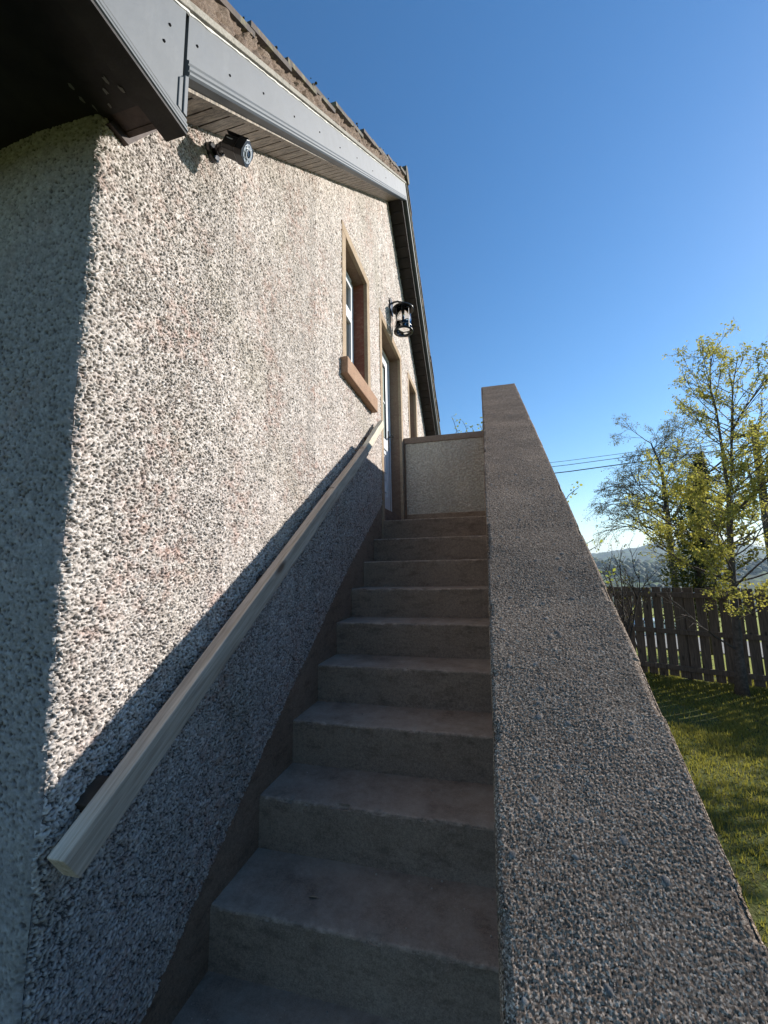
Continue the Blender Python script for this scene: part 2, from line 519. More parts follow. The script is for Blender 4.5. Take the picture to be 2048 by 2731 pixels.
# ------------------------------------------------------------------ house
house = thing('house', (0, 4.1, GZ), 'two storey house with pebble dashed gable wall, brown window surrounds and tiled roof', 'house')
mb = MB()
def inner(o): return (o[0]+BW, o[1]-BW, o[2] if o is not WIN else o[2], o[3]-BW)
CL = .034
ys = [YC+.004, WIN[0]+BW-CL, WIN[1]-BW+CL, DOOR[0]+BW-CL, DOOR[1]-BW+CL, WIN2[0]+BW-CL, WIN2[1]-BW+CL, 7.50]
opens = {1: (2.93, WIN[3]-BW+CL), 3: (1.95, DOOR[3]-BW+CL), 5: (2.93, WIN2[3]-BW+CL)}
def wallseg(y0, y1, z0, z1=None):
    if z1 is not None: mb.prism_x([(y0, z0), (y1, z0), (y1, z1), (y0, z1)], -.32, -.004)
    else:
        top = [(y1, soff(y1)+.05)]
        if y0 < APY < y1: top.append((APY, SOFZ+.05))
        top.append((y0, soff(y0)+.05))
        mb.prism_x([(y0, z0), (y1, z0)]+top, -.32, -.004)
for i in range(len(ys)-1):
    if i in opens:
        wallseg(ys[i], ys[i+1], GZ-.2, opens[i][0]); wallseg(ys[i], ys[i+1], opens[i][1])
    else: wallseg(ys[i], ys[i+1], GZ-.2)
# other walls of the house
mb.box(-7.0, -.325, YC+.004, YC+.30, GZ-.2, 2.84)
mb.box(-7.0, -.325, 7.2, 7.5, GZ-.2, 2.84)
mb.prism_x([(YC+.31, GZ-.2), (7.19, GZ-.2), (7.19, 2.9), (APY, 5.6), (YC+.31, 2.9)], -7.0, -6.7)
mb.build('wall_core', m_concrete('plain_roughcast', (.36, .335, .315), (.45, .42, .40), (.24, .21, .19), 4, .006, wear=False), house)

# pebble dashed face of the gable: real relief
Vs, Fs, Hs, Gs = [], [], [], []
noff = 0
def relief_gable(y0, y1, dy, dz, z0, z1, cell):
    global noff
    yy = np.arange(y0, y1+dy*.5, dy); zz = np.arange(z0, z1, dz)
    Y, Z, F = grid(yy, zz)
    H, Gt = stones(Y+.002*np.sin(Z*90), Z, cell, 5, .42, .86, .86, .62)
    H2, _ = stones(Y, Z, cell*.55, 31, .4, .8, .7)
    P1, _ = stones(Y+.003*np.sin(Z*160), Z, cell*1.02, 61, .30, .62, .62, .55)
    P2, _ = stones(Y, Z, cell*.6, 71, .3, .6, .5, .7)
    low = vnoise(Y*14, Z*14, 3)*.5 + vnoise(Y*45, Z*45, 4)*.5
    hole = np.maximum(P1, P2*.6)*(.85+.6*vnoise(Y*9, Z*9, 14))*(1+30*max(0, cell-.0085))
    hb = np.clip(.50+.30*np.maximum(H, H2*.6)+.22*(low-.4) - 1.05*hole, 0, 1.0)
    X = .001 + hb*(.0120+.25*max(0, cell-.0074)) + (low-.5)*.004 + (vnoise(Y*2.5, Z*2.5, 8)-.5)*.006
    # rounded ragged arris at the house corner
    e = np.clip((Y-YC)/.02, 0, 1); X = X - (1-e)**2*.012
    Yd = Y + np.where(Y < YC+.012, (vnoise(Z*60, Z*13, 9)-.5)*.010, 0)
    top = SOFZ - np.abs(Y-APY)*MS + .02
    k = Z < top
    bt = band_top(Y) + (vnoise(Y*80, Y*11, 2)-.5)*.012
    k &= ~((Y < DOOR[0]+.01) & (Z < bt) & (Z > -.1+0*Y)) | (Y < .62)
    for o in (WIN, DOOR, WIN2):
        k &= ~((Y > o[0]+.002) & (Y < o[1]-.002) & (Z > o[2]) & (Z < o[3]-.002))
    kf = k[F].all(axis=1)
    F = F[kf]
    used = np.unique(F); rem = -np.ones(len(Y), int); rem[used] = np.arange(len(used))
    Vs.append(np.stack([X, Yd, Z], -1)[used]); Fs.append(rem[F]+noff)
    Hs.append(np.clip(hb, 0, 1)[used]); Gs.append(Gt[used]); noff += len(used)
relief_gable(YC, 1.30, .0020, .0021, .25, 3.6, .0074)
relief_gable(1.30, 2.1, .0032, .0028, .5, 4.3, .0082)
relief_gable(2.1, 3.6, .0050, .0042, .9, 5.5, .0112)
relief_gable(3.6, 7.5, .0100, .0080, 1.7, 5.9, .0165)
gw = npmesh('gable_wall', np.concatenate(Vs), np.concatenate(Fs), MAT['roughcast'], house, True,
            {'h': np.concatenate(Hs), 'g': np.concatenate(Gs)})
# front wall, a smoother cast
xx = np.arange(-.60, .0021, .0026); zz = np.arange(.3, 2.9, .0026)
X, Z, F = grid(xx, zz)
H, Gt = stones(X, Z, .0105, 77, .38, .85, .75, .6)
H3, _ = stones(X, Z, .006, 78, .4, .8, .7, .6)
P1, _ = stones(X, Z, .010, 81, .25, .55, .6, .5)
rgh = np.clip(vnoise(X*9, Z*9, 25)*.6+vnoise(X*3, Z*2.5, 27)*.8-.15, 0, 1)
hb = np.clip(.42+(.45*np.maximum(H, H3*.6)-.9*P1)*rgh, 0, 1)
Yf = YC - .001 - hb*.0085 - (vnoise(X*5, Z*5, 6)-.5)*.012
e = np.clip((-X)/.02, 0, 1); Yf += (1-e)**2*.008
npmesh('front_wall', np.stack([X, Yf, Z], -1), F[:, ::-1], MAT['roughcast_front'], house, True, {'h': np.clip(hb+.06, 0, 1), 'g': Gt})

# --- openings
def surround(o, name, parent, rmat):
    y0, y1, z0, z1 = o
    m1 = MB()
    m1.box(-.02, .013, y0, y0+BW, z0, z1-BW)
    m1.box(-.02, .013, y1-BW, y1, z0, z1-BW)
    m1.box(-.02, .013, y0, y1, z1-BW+.0005, z1)
    m1.build('surround', MAT['surround'], parent, bevel=.004)
    m2 = MB()
    iy0, iy1, iz1 = y0+BW, y1-BW, z1-BW
    m2.box(-.30, -.0205, iy0-.03, iy0, z0, iz1)
    m3_ = MB(); m3_.box(-.30, -.0205, iy1, iy1+.03, z0, iz1); m3_.build('far_reveal', rmat, parent, bevel=.002)
    m2.box(-.30, -.0205, iy0-.03, iy1+.03, iz1+.0005, iz1+.03)
    m2.build('reveal', MAT['reveal'], parent, bevel=.002)
    return iy0, iy1, iz1
def window(o, label):
    w = npmesh('window', [(-.13,o[0]+.2,o[2]+.2),(-.13,o[0]+.21,o[2]+.2),(-.13,o[0]+.2,o[2]+.21)], [[0,1,2]], MAT['pane'], house)
    if label: w['label'] = label
    a, b, t = surround(o, 'w', w, MAT['reveal_red'] if o is WIN else MAT['reveal'])
    z0 = 3.05
    fr = MB(); T = .055
    fr.box(-.18, -.115, a, a+T, z0, t); fr.box(-.18, -.115, b-T, b, z0, t)
    fr.box(-.18, -.115, a+T, b-T, t-T, t); fr.box(-.18, -.115, a+T, b-T, z0, z0+T)
    fr.build('frame', MAT['upvc'], w, bevel=.004)
    s = MB(); T2 = .05; a2, b2, z2, t2 = a+T-.008, b-T+.008, z0+T-.008, t-T+.008
    for zlo, zhi in ((z2, z2+.62), (z2+.622, t2)):
        s.box(-.165, -.102, a2, a2+T2, zlo, zhi); s.box(-.165, -.102, b2-T2, b2, zlo, zhi)
        s.box(-.165, -.102, a2+T2, b2-T2, zhi-T2, zhi); s.box(-.165, -.102, a2+T2, b2-T2, zlo, zlo+T2)
    s.build('sash', MAT['upvc'], w, bevel=.005)
    g = MB(); g.box(-.150, -.128, a2+T2-.004, b2-T2+.004, z2+T2-.004, t2-T2+.004)
    g.build('pane', MAT['pane'], w)
    v = MB(); v.box(-.125, -.098, a2+.05, b2-.05, t2+.002, t2+.03)
    v.build('trickle_vent', MAT['upvc'], w, bevel=.003)
    sl = MB()
    sl.prism_x([(o[0]-.035, 2.935), (o[1]+.045, 2.935), (o[1]+.045, 3.062), (o[0]-.035, 3.062)], -.115, .062)
    sl.build('sill', MAT['sill'], w, bevel=.007)
    return w
window(WIN, 'window over the stairs with a red brown sill')
window(WIN2, 'far window beyond the door, mostly hidden')

door = npmesh('door', [(-.17,4.0,2.6),(-.17,4.01,2.6),(-.17,4.0,2.61)], [[0,1,2]], MAT['upvc'], house)
a, b, t = surround(DOOR, 'd', door, MAT['reveal'])
z0 = 2.17
fr = MB(); T = .055
fr.box(-.19, -.123, a, a+T, z0, t); fr.box(-.19, -.123, b-T, b, z0, t); fr.box(-.19, -.123, a+T, b-T, t-T, t)
fr.box(-.19, -.118, a+T, b-T, z0, z0+.035)
fr.build('door_frame', MAT['upvc'], door, bevel=.004)
lf = MB(); a2, b2, t2, zb = a+T+.004, b-T-.004, t-T-.004, z0+.04
ST = .105; gz0 = 3.02; gz1 = t2-ST
lf.box(-.18, -.128, a2, a2+ST, zb, t2); lf.box(-.18, -.128, b2-ST, b2, zb, t2)
lf.box(-.18, -.128, a2+ST, b2-ST, gz1, t2); lf.box(-.18, -.128, a2+ST, b2-ST, 2.90, gz0); lf.box(-.18, -.128, a2+ST, b2-ST, zb, zb+.16)
lf.box(-.172, -.142, a2+ST, b2-ST, zb+.16, 2.90)
lf.build('door_leaf', MAT['upvc'], door, bevel=.004)
ml = MB()
def frame_mould(y0, y1, z0_, z1_, w=.022, x0=-.143, x1=-.131):
    ml.box(x0, x1, y0, y0+w, z0_, z1_); ml.box(x0, x1, y1-w, y1, z0_, z1_)
    ml.box(x0, x1, y0+w, y1-w, z0_, z0_+w); ml.box(x0, x1, y0+w, y1-w, z1_-w, z1_)
frame_mould(a2+ST+.03, b2-ST-.03, zb+.2, zb+.36); frame_mould(a2+ST+.03, b2-ST-.03, zb+.42, 2.86)
ml.build('moulding', MAT['upvc'], door, bevel=.003)
gk = MB()
def ring(y0, y1, z0_, z1_, w, x0, x1):
    gk.box(x0, x1, y0, y0+w, z0_, z1_); gk.box(x0, x1, y1-w, y1, z0_, z1_)
    gk.box(x0, x1, y0+w, y1-w, z0_, z0_+w); gk.box(x0, x1, y0+w, y1-w, z1_-w, z1_)
ring(a2+ST+.001, b2-ST-.001, gz0+.001, gz1-.001, .012, -.155, -.134)
ring(a+T+.0005, b-T-.0005, z0+.0355, t-T-.0005, .0035, -.16, -.126)
gk.build('gasket', MAT['gasket'], door)
MB().box(-.165, -.148, a2+ST+.004, b2-ST-.004, gz0+.004, gz1-.004).build('pane', MAT['frosted'], door)
gb = MB(); gb.box(-.148, -.139, a2+ST+.012, b2-ST-.012, 3.45, 3.468); gb.build('glazing_bar', MAT['upvc'], door)
hd = MB(); hy = b2-.045
hd.box(-.128, -.118, hy-.016, hy+.016, 2.93, 3.15)
hd.tube([(-.118, hy, 3.08), (-.075, hy, 3.08), (-.068, hy-.006, 3.08), (-.066, hy-.11, 3.075)], [.009, .009, .009, .008], 10)
hd.build('handle', MAT['black'], door, bevel=.002)
MB().box(-.34, -.02, a-.002, b+.002, 1.99, z0-.003).build('threshold', MAT['cap'], door, bevel=.005)

# dark rooms behind the glass
rm = MB()
rm.box(-1.6, -.33, 2.4, 5.9, 1.7, 1.75); rm.box(-1.66, -1.6, 2.4, 5.9, 1.7, 4.6); rm.box(-1.6, -.33, 2.35, 2.4, 1.7, 4.6)
rm.box(-1.6, -.33, 5.9, 5.95, 1.7, 4.6); rm.box(-1.6, -.33, 2.4, 5.9, 4.6, 4.65)
rm.build('interior', MAT['cap'], house)

# --- roof
roof = npmesh('roof', [(-7.1, .30, 2.80+.02), (.15, .30, 2.82), (.15, APY+.06, 6.02), (-7.1, APY+.06, 6.02), (-7.1, 7.85, 2.80), (.15, 7.85, 2.80)],
              [[0, 1, 2, 3], [3, 2, 5, 4]], MAT['tile'], house)
YA = 4.180
def bz(y):   # lower edge of bargeboard
    return 2.947+(y-.783)*.8465 if y <= YA else 2.947+(YA-.783)*.8465-(y-YA)*.87
BH = .215
prof = [(.17, 0), (.205, 0), (.212, .006), (.212, .014), (.206, .018), (.2105, .024), (.2105, .034), (.205, .040), (.208, .046), (.208, .054), (.2, .060), (.2, BH), (.17, BH)]
b1 = MB().sweep(prof, [(.805, bz(.805)), (YA, bz(YA))]).build('bargeboard', MAT['fascia'], house, label='near bargeboard in grey plastic, speckled with screws')
b2_ = MB().sweep(prof, [(YA+.001, bz(YA)), (7.95, bz(7.95))]).build('bargeboard', MAT['fascia'], house, label='far bargeboard falling away from the ridge')
# box end plate
zt = bz(.802)+BH
pl = MB()
pl.prism_x([(.36, 2.812), (.788, 2.812), (.788, zt-.002), (.36, zt-(.802-.36)*.8465)], .168, .2045)
pl.build('box_end', MAT['fascia'], house, label='grey end plate of the eaves box')
mo = MB()
hp = [(.165, 0), (.2115, 0), (.2185, .005), (.2185, .011), (.2125, .015), (.216, .020), (.216, .028), (.210, .033), (.2125, .038), (.2125, .044), (.2047, .048), (.165, .048)]
mo.sweep([(x, w) for x, w in hp], [(.36, 2.800-.022), (.803, 2.800-.022)])
mo.build('box_moulding', MAT['fascia'], house)
MB().box(.150, .2165, .36, .801, 2.770, 2.7775).build('box_underside_shade', MAT['darkpaint_shade'], house)  # thin added strip, its dark colour paints the shade under the box
mv = MB()
mv.prism_x([(.789, 2.83), (.803, 2.83), (.803, 2.960), (.789, 2.948)], .165, .213)
mv.prism_x([(.774, 2.835), (.7885, 2.83), (.7885, 2.945), (.774, 2.925)], .165, .2085)
mv.build('corner_trim', MAT['fascia'], house, bevel=.002)
for (y, dz_) in ((.70, .19), (.735, .125), (.66, .135), (.72, .06), (.84, .125), (.99, .10), (1.19, .12), (1.44, .11), (1.72, .12), (2.02, .11), (2.35, .12), (2.75, .10), (3.2, .12)):
    z = bz(y)+dz_ if y > .8 else bz(.802)-(.802-y)*.8465*.6+dz_-.02
    MB().lathe([(0, .004), (.003, .0035), (.0036, .001), (.0036, 0)], (.2 if y > .8 else .2045, y, z), (1, 0, 0), 10).build('screw', MAT['screw'], b1)
# sealant bead
sv = []; sf = []; n = 420
for i in range(n+1):
    y0 = .50+3.66*i/n; zz_ = 2.947+(y0-.783)*.8465+BH
    w = .0025+.012*max(0, vnoise(np.array([y0*26.]), np.array([1.5]), 5)[0]-.35)
    x = .2 if y0 > .803 else .2045
    bl = .0015+.003*vnoise(np.array([y0*60.]), np.array([4.5]), 6)[0]
    sv += [(x-.003, y0, zz_-w), (x+bl, y0, zz_-w*.8), (x+bl, y0, zz_+.002), (x-.003, y0, zz_+.003)]
for i in range(n):
    for q in range(4): sf.append([i*4+q, (i+1)*4+q, (i+1)*4+(q+1) % 4, i*4+(q+1) % 4])
sb = MB(); sb.add(sv, sf)
sb.build('sealant', MAT['sealant'], house)
# undercloak, mortar bed, verge tiles
def edge(y, off): return bz(y)+BH+off
for (ya, yb, nm) in ((.25, YA, 1), (YA+.001, 7.98, 2)):
    MB().sweep([(.0, .004), (.214, .004), (.214, .030), (.0, .030)], [(ya, edge(ya, 0)), (yb, edge(yb, 0))]).build('undercloak', MAT['undercloak'], house, bevel=.002)
    ny = int((yb-ya)/.0065); nz = 15
    Yg, Wg, Fg = grid(np.linspace(ya, yb, ny), np.linspace(.028, .118, nz))
    zb_ = np.array([edge(y, 0) for y in Yg])
    nn = vnoise(Yg*38, Wg*60, 12)*.5+vnoise(Yg*11, Wg*25, 13)*.5
    lay = np.where((Wg > .066) & (Wg < .074), -.008, 0)
    Xg = .190 + nn*.034 + (vnoise(Yg*95, Wg*110, 23)-.5)*.012 + lay - np.where(vnoise(Yg*22, Wg*19, 15) > .68, .014, 0)
    npmesh('mortar_bed', np.stack([Xg, Yg, zb_+Wg], -1), Fg, MAT['mortar'], house, False)
    # tile courses
    tm = MB(); step = .272; k = 0
    y = ya
    sgn = 1 if nm == 1 else -1
    while y < yb:
        y2 = min(y+step+.03, yb)
        jit = (random.random()-.5)*.010; xo = .214+random.random()*.020
        lo, hi = (.126, .092) if sgn == 1 else (.092, .126)
        za, zb2 = edge(y, lo+jit), edge(y2, hi+jit)
        th = .028
        xs_ = np.linspace(-7.1, xo, 27)
        for q in range(26):
            tm.prism_x([(y+.0, za), (y2, zb2), (y2, zb2+th), (y, za+th)], xs_[q]+.002, xs_[q+1]-.001)
        y += step
    tm.build('tiles', MAT['tile'], house)
rd = MB()
for k in range(18):
    x1 = .235-k*.41; rd.tube([(x1-.43, YA, edge(YA, .105)), (x1, YA, edge(YA, .108))], [.085, .092], 16)
rd.build('ridge_tiles', MAT['tile'], house)
# moss tufts on the verge
ms_v = []; ms = MB()
for i in range(60):
    y = .9+random.random()**.8*3.3; r = .003+.006*random.random()**2
    ms.lathe([(0, -r*.4), (r, 0), (r*.8, r*.6), (0, r*.9)], (.19+random.random()*.04, y, edge(y, .135+.01*random.random())), (random.uniform(-.3, .3), random.uniform(-.3, .3), 1), 6)
ms.build('moss', m_flat('moss', (.09, .075, .03), .95, .1, nz=.5, scale=60, bumpd=.004), house)['kind'] = 'stuff'
# soffits
def soffit(ya, yb, mt_):
    s = MB(); L = abs(yb-ya); n = int(L/.088); back = MB()
    for i in range(n):
        y0 = ya+(yb-ya)*i/n; y1 = ya+(yb-ya)*(i+1)/n
        g = .009*(1 if yb > ya else -1)
        s.prism_x([(y0+g, soff(y0+g)-.004), (y1, soff(y1)-.004), (y1, soff(y1)+.008), (y0+g, soff(y0+g)+.008)], .0, .150)
    s.build('soffit', mt_, house)
    b = MB(); b.prism_x([(ya, soff(ya)+.0085), (yb, soff(yb)+.0085), (yb, soff(yb)+.02), (ya, soff(ya)+.02)], -.05, .17)
    b.build('soffit_backing', MAT['darkpaint_shade'], house)
    e = MB(); e.prism_x([(ya, soff(ya)-.009), (yb, soff(yb)-.009), (yb, soff(yb)+.004), (ya, soff(ya)+.004)], .1505, .1695)
    e.build('soffit_trim', mt_, house)
soffit(.80, APY, MAT['soffit']); soffit(7.95, APY, MAT['darkpaint_shade'])  # far slope faces away from the sun; its shade is painted as darker boards
# eaves over the front wall
ev = MB()
ev.box(-7.0, .167, .36, YC+.01, 2.822, 2.834); ev.build('eaves_soffit', MAT['darkpaint_shade'], house)
ev = MB(); ev.box(-7.0, .167, .338, .359, 2.775, 2.93); ev.build('eaves_fascia', MAT['darkpaint_shade'], house)
ev = MB(); ev.box(-.0, .167, .738, .785, 2.824, 2.840); ev.prism_x([(.785, 2.822), (.80, 2.822), (.80, 2.96), (.785, 2.945)], .0, .167)
ev.prism_x([(.74, 2.80), (.80, 2.80), (.93, 3.02), (.93, 3.055), (.79, 2.90)], .004, .022)
ev.build('box_return', MAT['brownpaint'], house)
fk = MB(); rg_ = random.Random(4)
for k in range(8):
    cx_, cy_ = rg_.uniform(-.05, .12), rg_.uniform(.655, .725); n8 = 7; pts = []
    for q in range(n8):
        t_ = q/n8*6.283; r = rg_.uniform(.002, .011); pts.append((cx_+r*.6*math.cos(t_), cy_+r*1.4*math.sin(t_), 2.8195))
    FL = MB(); FL.add(pts, [list(range(n8-1, -1, -1))]); FL.build('paint_flake', m_flat('flaking_primer', (.17, .16, .145), .8) if k == 0 else bpy.data.materials['flaking_primer'], house)
gt = MB(); pr = []
for i in range(13):
    t_ = math.pi*i/12; pr.append((.285+.055*math.cos(t_+math.pi), 2.90+.055*math.sin(t_+math.pi)))
for i in range(12, -1, -1):
    t_ = math.pi*i/12; pr.append((.285+.051*math.cos(t_+math.pi), 2.90+.051*math.sin(t_+math.pi)))
gt.prism_x(pr, -7.0, .24); gt.build('gutter', MAT['black'], house)

# ------------------------------------------------------------------ staircase
stair = thing('staircase', (.47, 1.9, GZ), 'dark concrete outside staircase climbing between the house wall and the parapet', 'stairs')
def step_mesh(name, y0, y1, zt_, zb_, seed, x0=0.0, x1=.956):
    nx = 110
    P = []
    for z in np.linspace(zb_, zt_-.012, 7): P.append((y0, z, 0))
    for a_ in np.linspace(0, math.pi/2, 5): P.append((y0+.008-.008*math.cos(a_), zt_-.008+.008*math.sin(a_), 1))
    for y in np.linspace(y0+.022, y1, 8): P.append((y, zt_, 0))
    P.append((y1, zb_, 0))
    P = np.array(P); n = len(P)
    xs_ = np.linspace(x0, x1, nx)
    V = np.zeros((nx, n, 3)); W = np.zeros((nx, n))
    for i, x in enumerate(xs_):
        nz1 = (vnoise(np.array([x*11.]), np.array([seed*3.1]), seed)[0]-.5)
        nz2 = (vnoise(np.array([x*70.]), np.array([seed*1.7]), seed+3)[0]-.5)
        chip = max(0, vnoise(np.array([x*24.]), np.array([seed*5.3]), seed+9)[0]-.74)*.05
        nz3 = (vnoise(np.array([x*6.]), np.array([seed*2.3]), seed+5)[0]-.5)
        V[i, :, 0] = x
        V[i, :, 1] = P[:, 0] + np.where(P[:, 2] > 0, nz1*.006+nz2*.005+chip, nz3*.004)
        V[i, :, 2] = P[:, 1] + np.where(P[:, 2] > 0, -abs(nz2)*.007+nz1*.004-chip*.7, 0) + np.where((P[:, 0] > y0+.02) & (P[:, 1] > zt_-.001), nz3*.003, 0)
        W[i] = P[:, 2]
    F = []
    for i in range(nx-1):
        for j in range(n):
            j2 = (j+1) % n
            F.append([i*n+j, (i+1)*n+j, (i+1)*n+j2, i*n+j2])
    F.append(list(range(n))); F.append([(nx-1)*n+j for j in range(n-1, -1, -1)])
    o = npmesh(name, V.reshape(-1, 3), F, MAT['step'], stair, True)
    at = o.data.attributes.new('wear', 'FLOAT', 'POINT'); at.data.foreach_set('value', W.ravel().astype(np.float32))
    md = o.modifiers.new('e', 'EDGE_SPLIT'); md.split_angle = R(50)
    return o
for i in range(1, 13):
    y = YL-i*G; z = ZL-i*RI
    step_mesh('step', y, y+G+.05, z, max(z-RI-.012, GZ-.05), 20+i)
step_mesh('landing', YL, YEND+.02, ZL, ZL-RI-.012, 5)
mb = MB()
for i in range(1, 12):
    y = YL-i*G; mb.box(.01, .95, y+.06, y+G+.02, GZ-.1, ZL-i*RI-RI-.02)
mb.box(.01, .95, YL+.05, YEND, GZ-.1, ZL-RI-.02)
mb.build('core', MAT['skirt'], stair)
gr_ = MB(); rg_ = random.Random(8)
for i in range(3, 10):
    for k in range(26):
        y = YL-i*G+.02+(G-.03)*rg_.random()**.5; x = .02+.9*rg_.random(); r = .0012+.0035*rg_.random()**3
        gr_.lathe([(0, -r*.5), (r, 0), (r*.6, r*.7), (0, r)], (x, y, ZL-i*RI+r*.3+.001), (rg_.uniform(-.5, .5), rg_.uniform(-.5, .5), 1), 5)
props(gr_.build('loose_grit', m_flat('loose_grit', (.42, .36, .29), .9, nz=.6, scale=50)), 'loose grit scattered over the concrete treads', 'grit', kind='stuff')
yy = np.concatenate([np.linspace(YC, 3.600, 90)])
bt = band_top(yy)+.012
V = []; F = []
for i, y in enumerate(yy):
    V += [(.0012, y, bt[i]-.62), (.0012, y, bt[i]), (-.01, y, bt[i]), (-.01, y, bt[i]-.62)]
for i in range(len(yy)-1):
    a_ = i*4
    for q in range(4): F.append([a_+q, a_+4+q, a_+4+(q+1) % 4, a_+(q+1) % 4])
V = np.array(V)
npmesh('skirting', V, F, MAT['skirt'], stair)

# ------------------------------------------------------------------ parapet
par = thing('stair_parapet', (1.08, 1.7, GZ), 'thick stair parapet wall with sloping exposed grit top, right of the steps', 'wall')
def ptop(y): return ZCR - max(0, YCR-y)*SLP
Y0P = -.75
mb = MB(); mb.prism_x([(Y0P, GZ-.1), (YEND+.22, GZ-.1), (YEND+.22, ZCR-.012), (YCR, ZCR-.012), (Y0P, ptop(Y0P)-.012)], XI+.012, XO-.012)
mb.build('wall_body', MAT['cap'], par)
def relief_cope(y0, y1, dx, dl, level=False, z_level=ZCR):
    L0 = (y0-Y0P)*math.sqrt(1+SLP*SLP)
    L = (y1-y0)*(1 if level else math.sqrt(1+SLP*SLP))
    ll = np.linspace(0, L, int(L/dl)+1)
    wid = XO-XI; dp = .055                       # strip wraps over both edges
    ss = np.arange(-dp, wid+dp+dx*.5, dx)
    S, Lc, F = grid(ss, ll)
    Lraw = Lc; Lc = Lc+L0
    H, Gt = stones(S, Lc, .0026, 3, .46, .80, .97, .6)
    H2, G2 = stones(S, Lc, .0021, 44, .4, .8, .9, .7)
    up = H2*.55 > H; Gt = np.where(up, G2, Gt); hb = np.maximum(H, H2*.55)
    Hp, Gp = stones(S+.01, Lc, .050, 9, .06, .14, .20, .35)
    Hq, Gq = stones(S+.03, Lc+.02, .024, 19, .10, .24, .12, .45)
    pb = np.where((Hp > .05) | (Hq > .05), 1., 0.)
    pb = pb*np.where((Gp+Gq) > .45, 1, .45)
    low = vnoise(S*22, Lc*22, 3)
    ht = .0014*hb*(.6+.7*low)*(1-np.clip(np.maximum(Hp, Hq)*4, 0, 1)) + .0014*np.clip(np.maximum(Hp, Hq)*2, 0, 1) + (vnoise(S*6, Lc*6, 2)-.5)*.004
    # profile: down the inner side, across, down the outer side, arris rounded
    r = .006
    sx = np.clip(S, 0, wid)
    x = XI + sx; drop = np.where(S < 0, -S, np.where(S > wid, S-wid, 0))
    nx_ = np.where(S < 0, -1., np.where(S > wid, 1., 0)); nz_ = np.where((S < 0) | (S > wid), 0., 1.)
    edge_r = np.minimum(np.abs(S), np.abs(S-wid)); rnd = np.clip(1-edge_r/r, 0, 1)**2*r*.45
    chip = np.where(vnoise(Lc*16, S*0+np.sign(S-.1)*3, 6) > .72, .004, 0)*np.clip(1-edge_r/.012, 0, 1)
    c_, s_ = (1, 0) if level else (1/math.sqrt(1+SLP*SLP), SLP/math.sqrt(1+SLP*SLP))
    n = ht - rnd - chip
    y = y0 + Lraw*c_ - s_*nz_*n
    z = (z_level if level else ptop(y0)) + Lraw*s_ + c_*nz_*n - drop/ (c_ if not level else 1)
    x = x + nx_*(n)
    return np.stack([x, y, z], -1), F, np.clip(hb, 0, 1), Gt, pb
o_ = 0; VV, FF, HH, GG, PP = [], [], [], [], []
for args in ((Y0P, .35, .006, .006), (.35, .80, .0013, .0014), (.80, 1.25, .0017, .0019), (1.25, 2.1, .0026, .0030), (2.1, YCR, .0040, .0050)):
    V, F, h, g, p = relief_cope(*args)
    VV.append(V); FF.append(F+o_); HH.append(h); GG.append(g); PP.append(p); o_ += len(V)
V, F, h, g, p = relief_cope(YCR, YEND+.22, .006, .006, True)
VV.append(V); FF.append(F+o_); HH.append(h); GG.append(g); PP.append(p)
npmesh('coping', np.concatenate(VV), np.concatenate(FF), MAT['grit'], par, True,
       {'h': np.concatenate(HH), 'g': np.concatenate(GG), 'peb': np.concatenate(PP)})

# ------------------------------------------------------------------ wall at the end of the landing
ew = thing('landing_wall', (.47, YEND+.1, ZL), 'low roughcast wall closing the far side of the landing, with brown coping', 'wall')
MB().box(.0145, XI+.012, YEND+.014, YEND+.20, ZL+.001, 3.03).build('wall_body', MAT['cap'], ew)
xx = np.arange(.034, XI+.012, .0062); zz = np.arange(2.19, 3.04, .0062)
X, Z, F = grid(xx, zz)
H, Gt = stones(X, Z, .016, 51, .5, .95, .9, .5)
hb = H*(.5+.6*vnoise(X*12, Z*12, 4))
npmesh('panel', np.stack([X, YEND+.011-hb*.0105-(vnoise(X*4, Z*4, 1)-.5)*.004, Z], -1), F, MAT['panel_render'], ew, True, {'h': np.clip(hb+.12, 0, 1), 'g': Gt})
MB().box(.0135, XI+.01, YEND-.006, YEND+.215, 3.036, 3.108).build('coping', MAT['cap'], ew, bevel=.006, seg=3)
MB().box(.0135, .036, YEND-.001, YEND+.05, ZL+.001, 3.0355).build('margin', MAT['reveal'], ew, bevel=.003)
MB().box(.0365, XI+.01, YEND-.002, YEND+.05, ZL+.001, 2.195).build('plinth', MAT['skirt'], ew, bevel=.006)

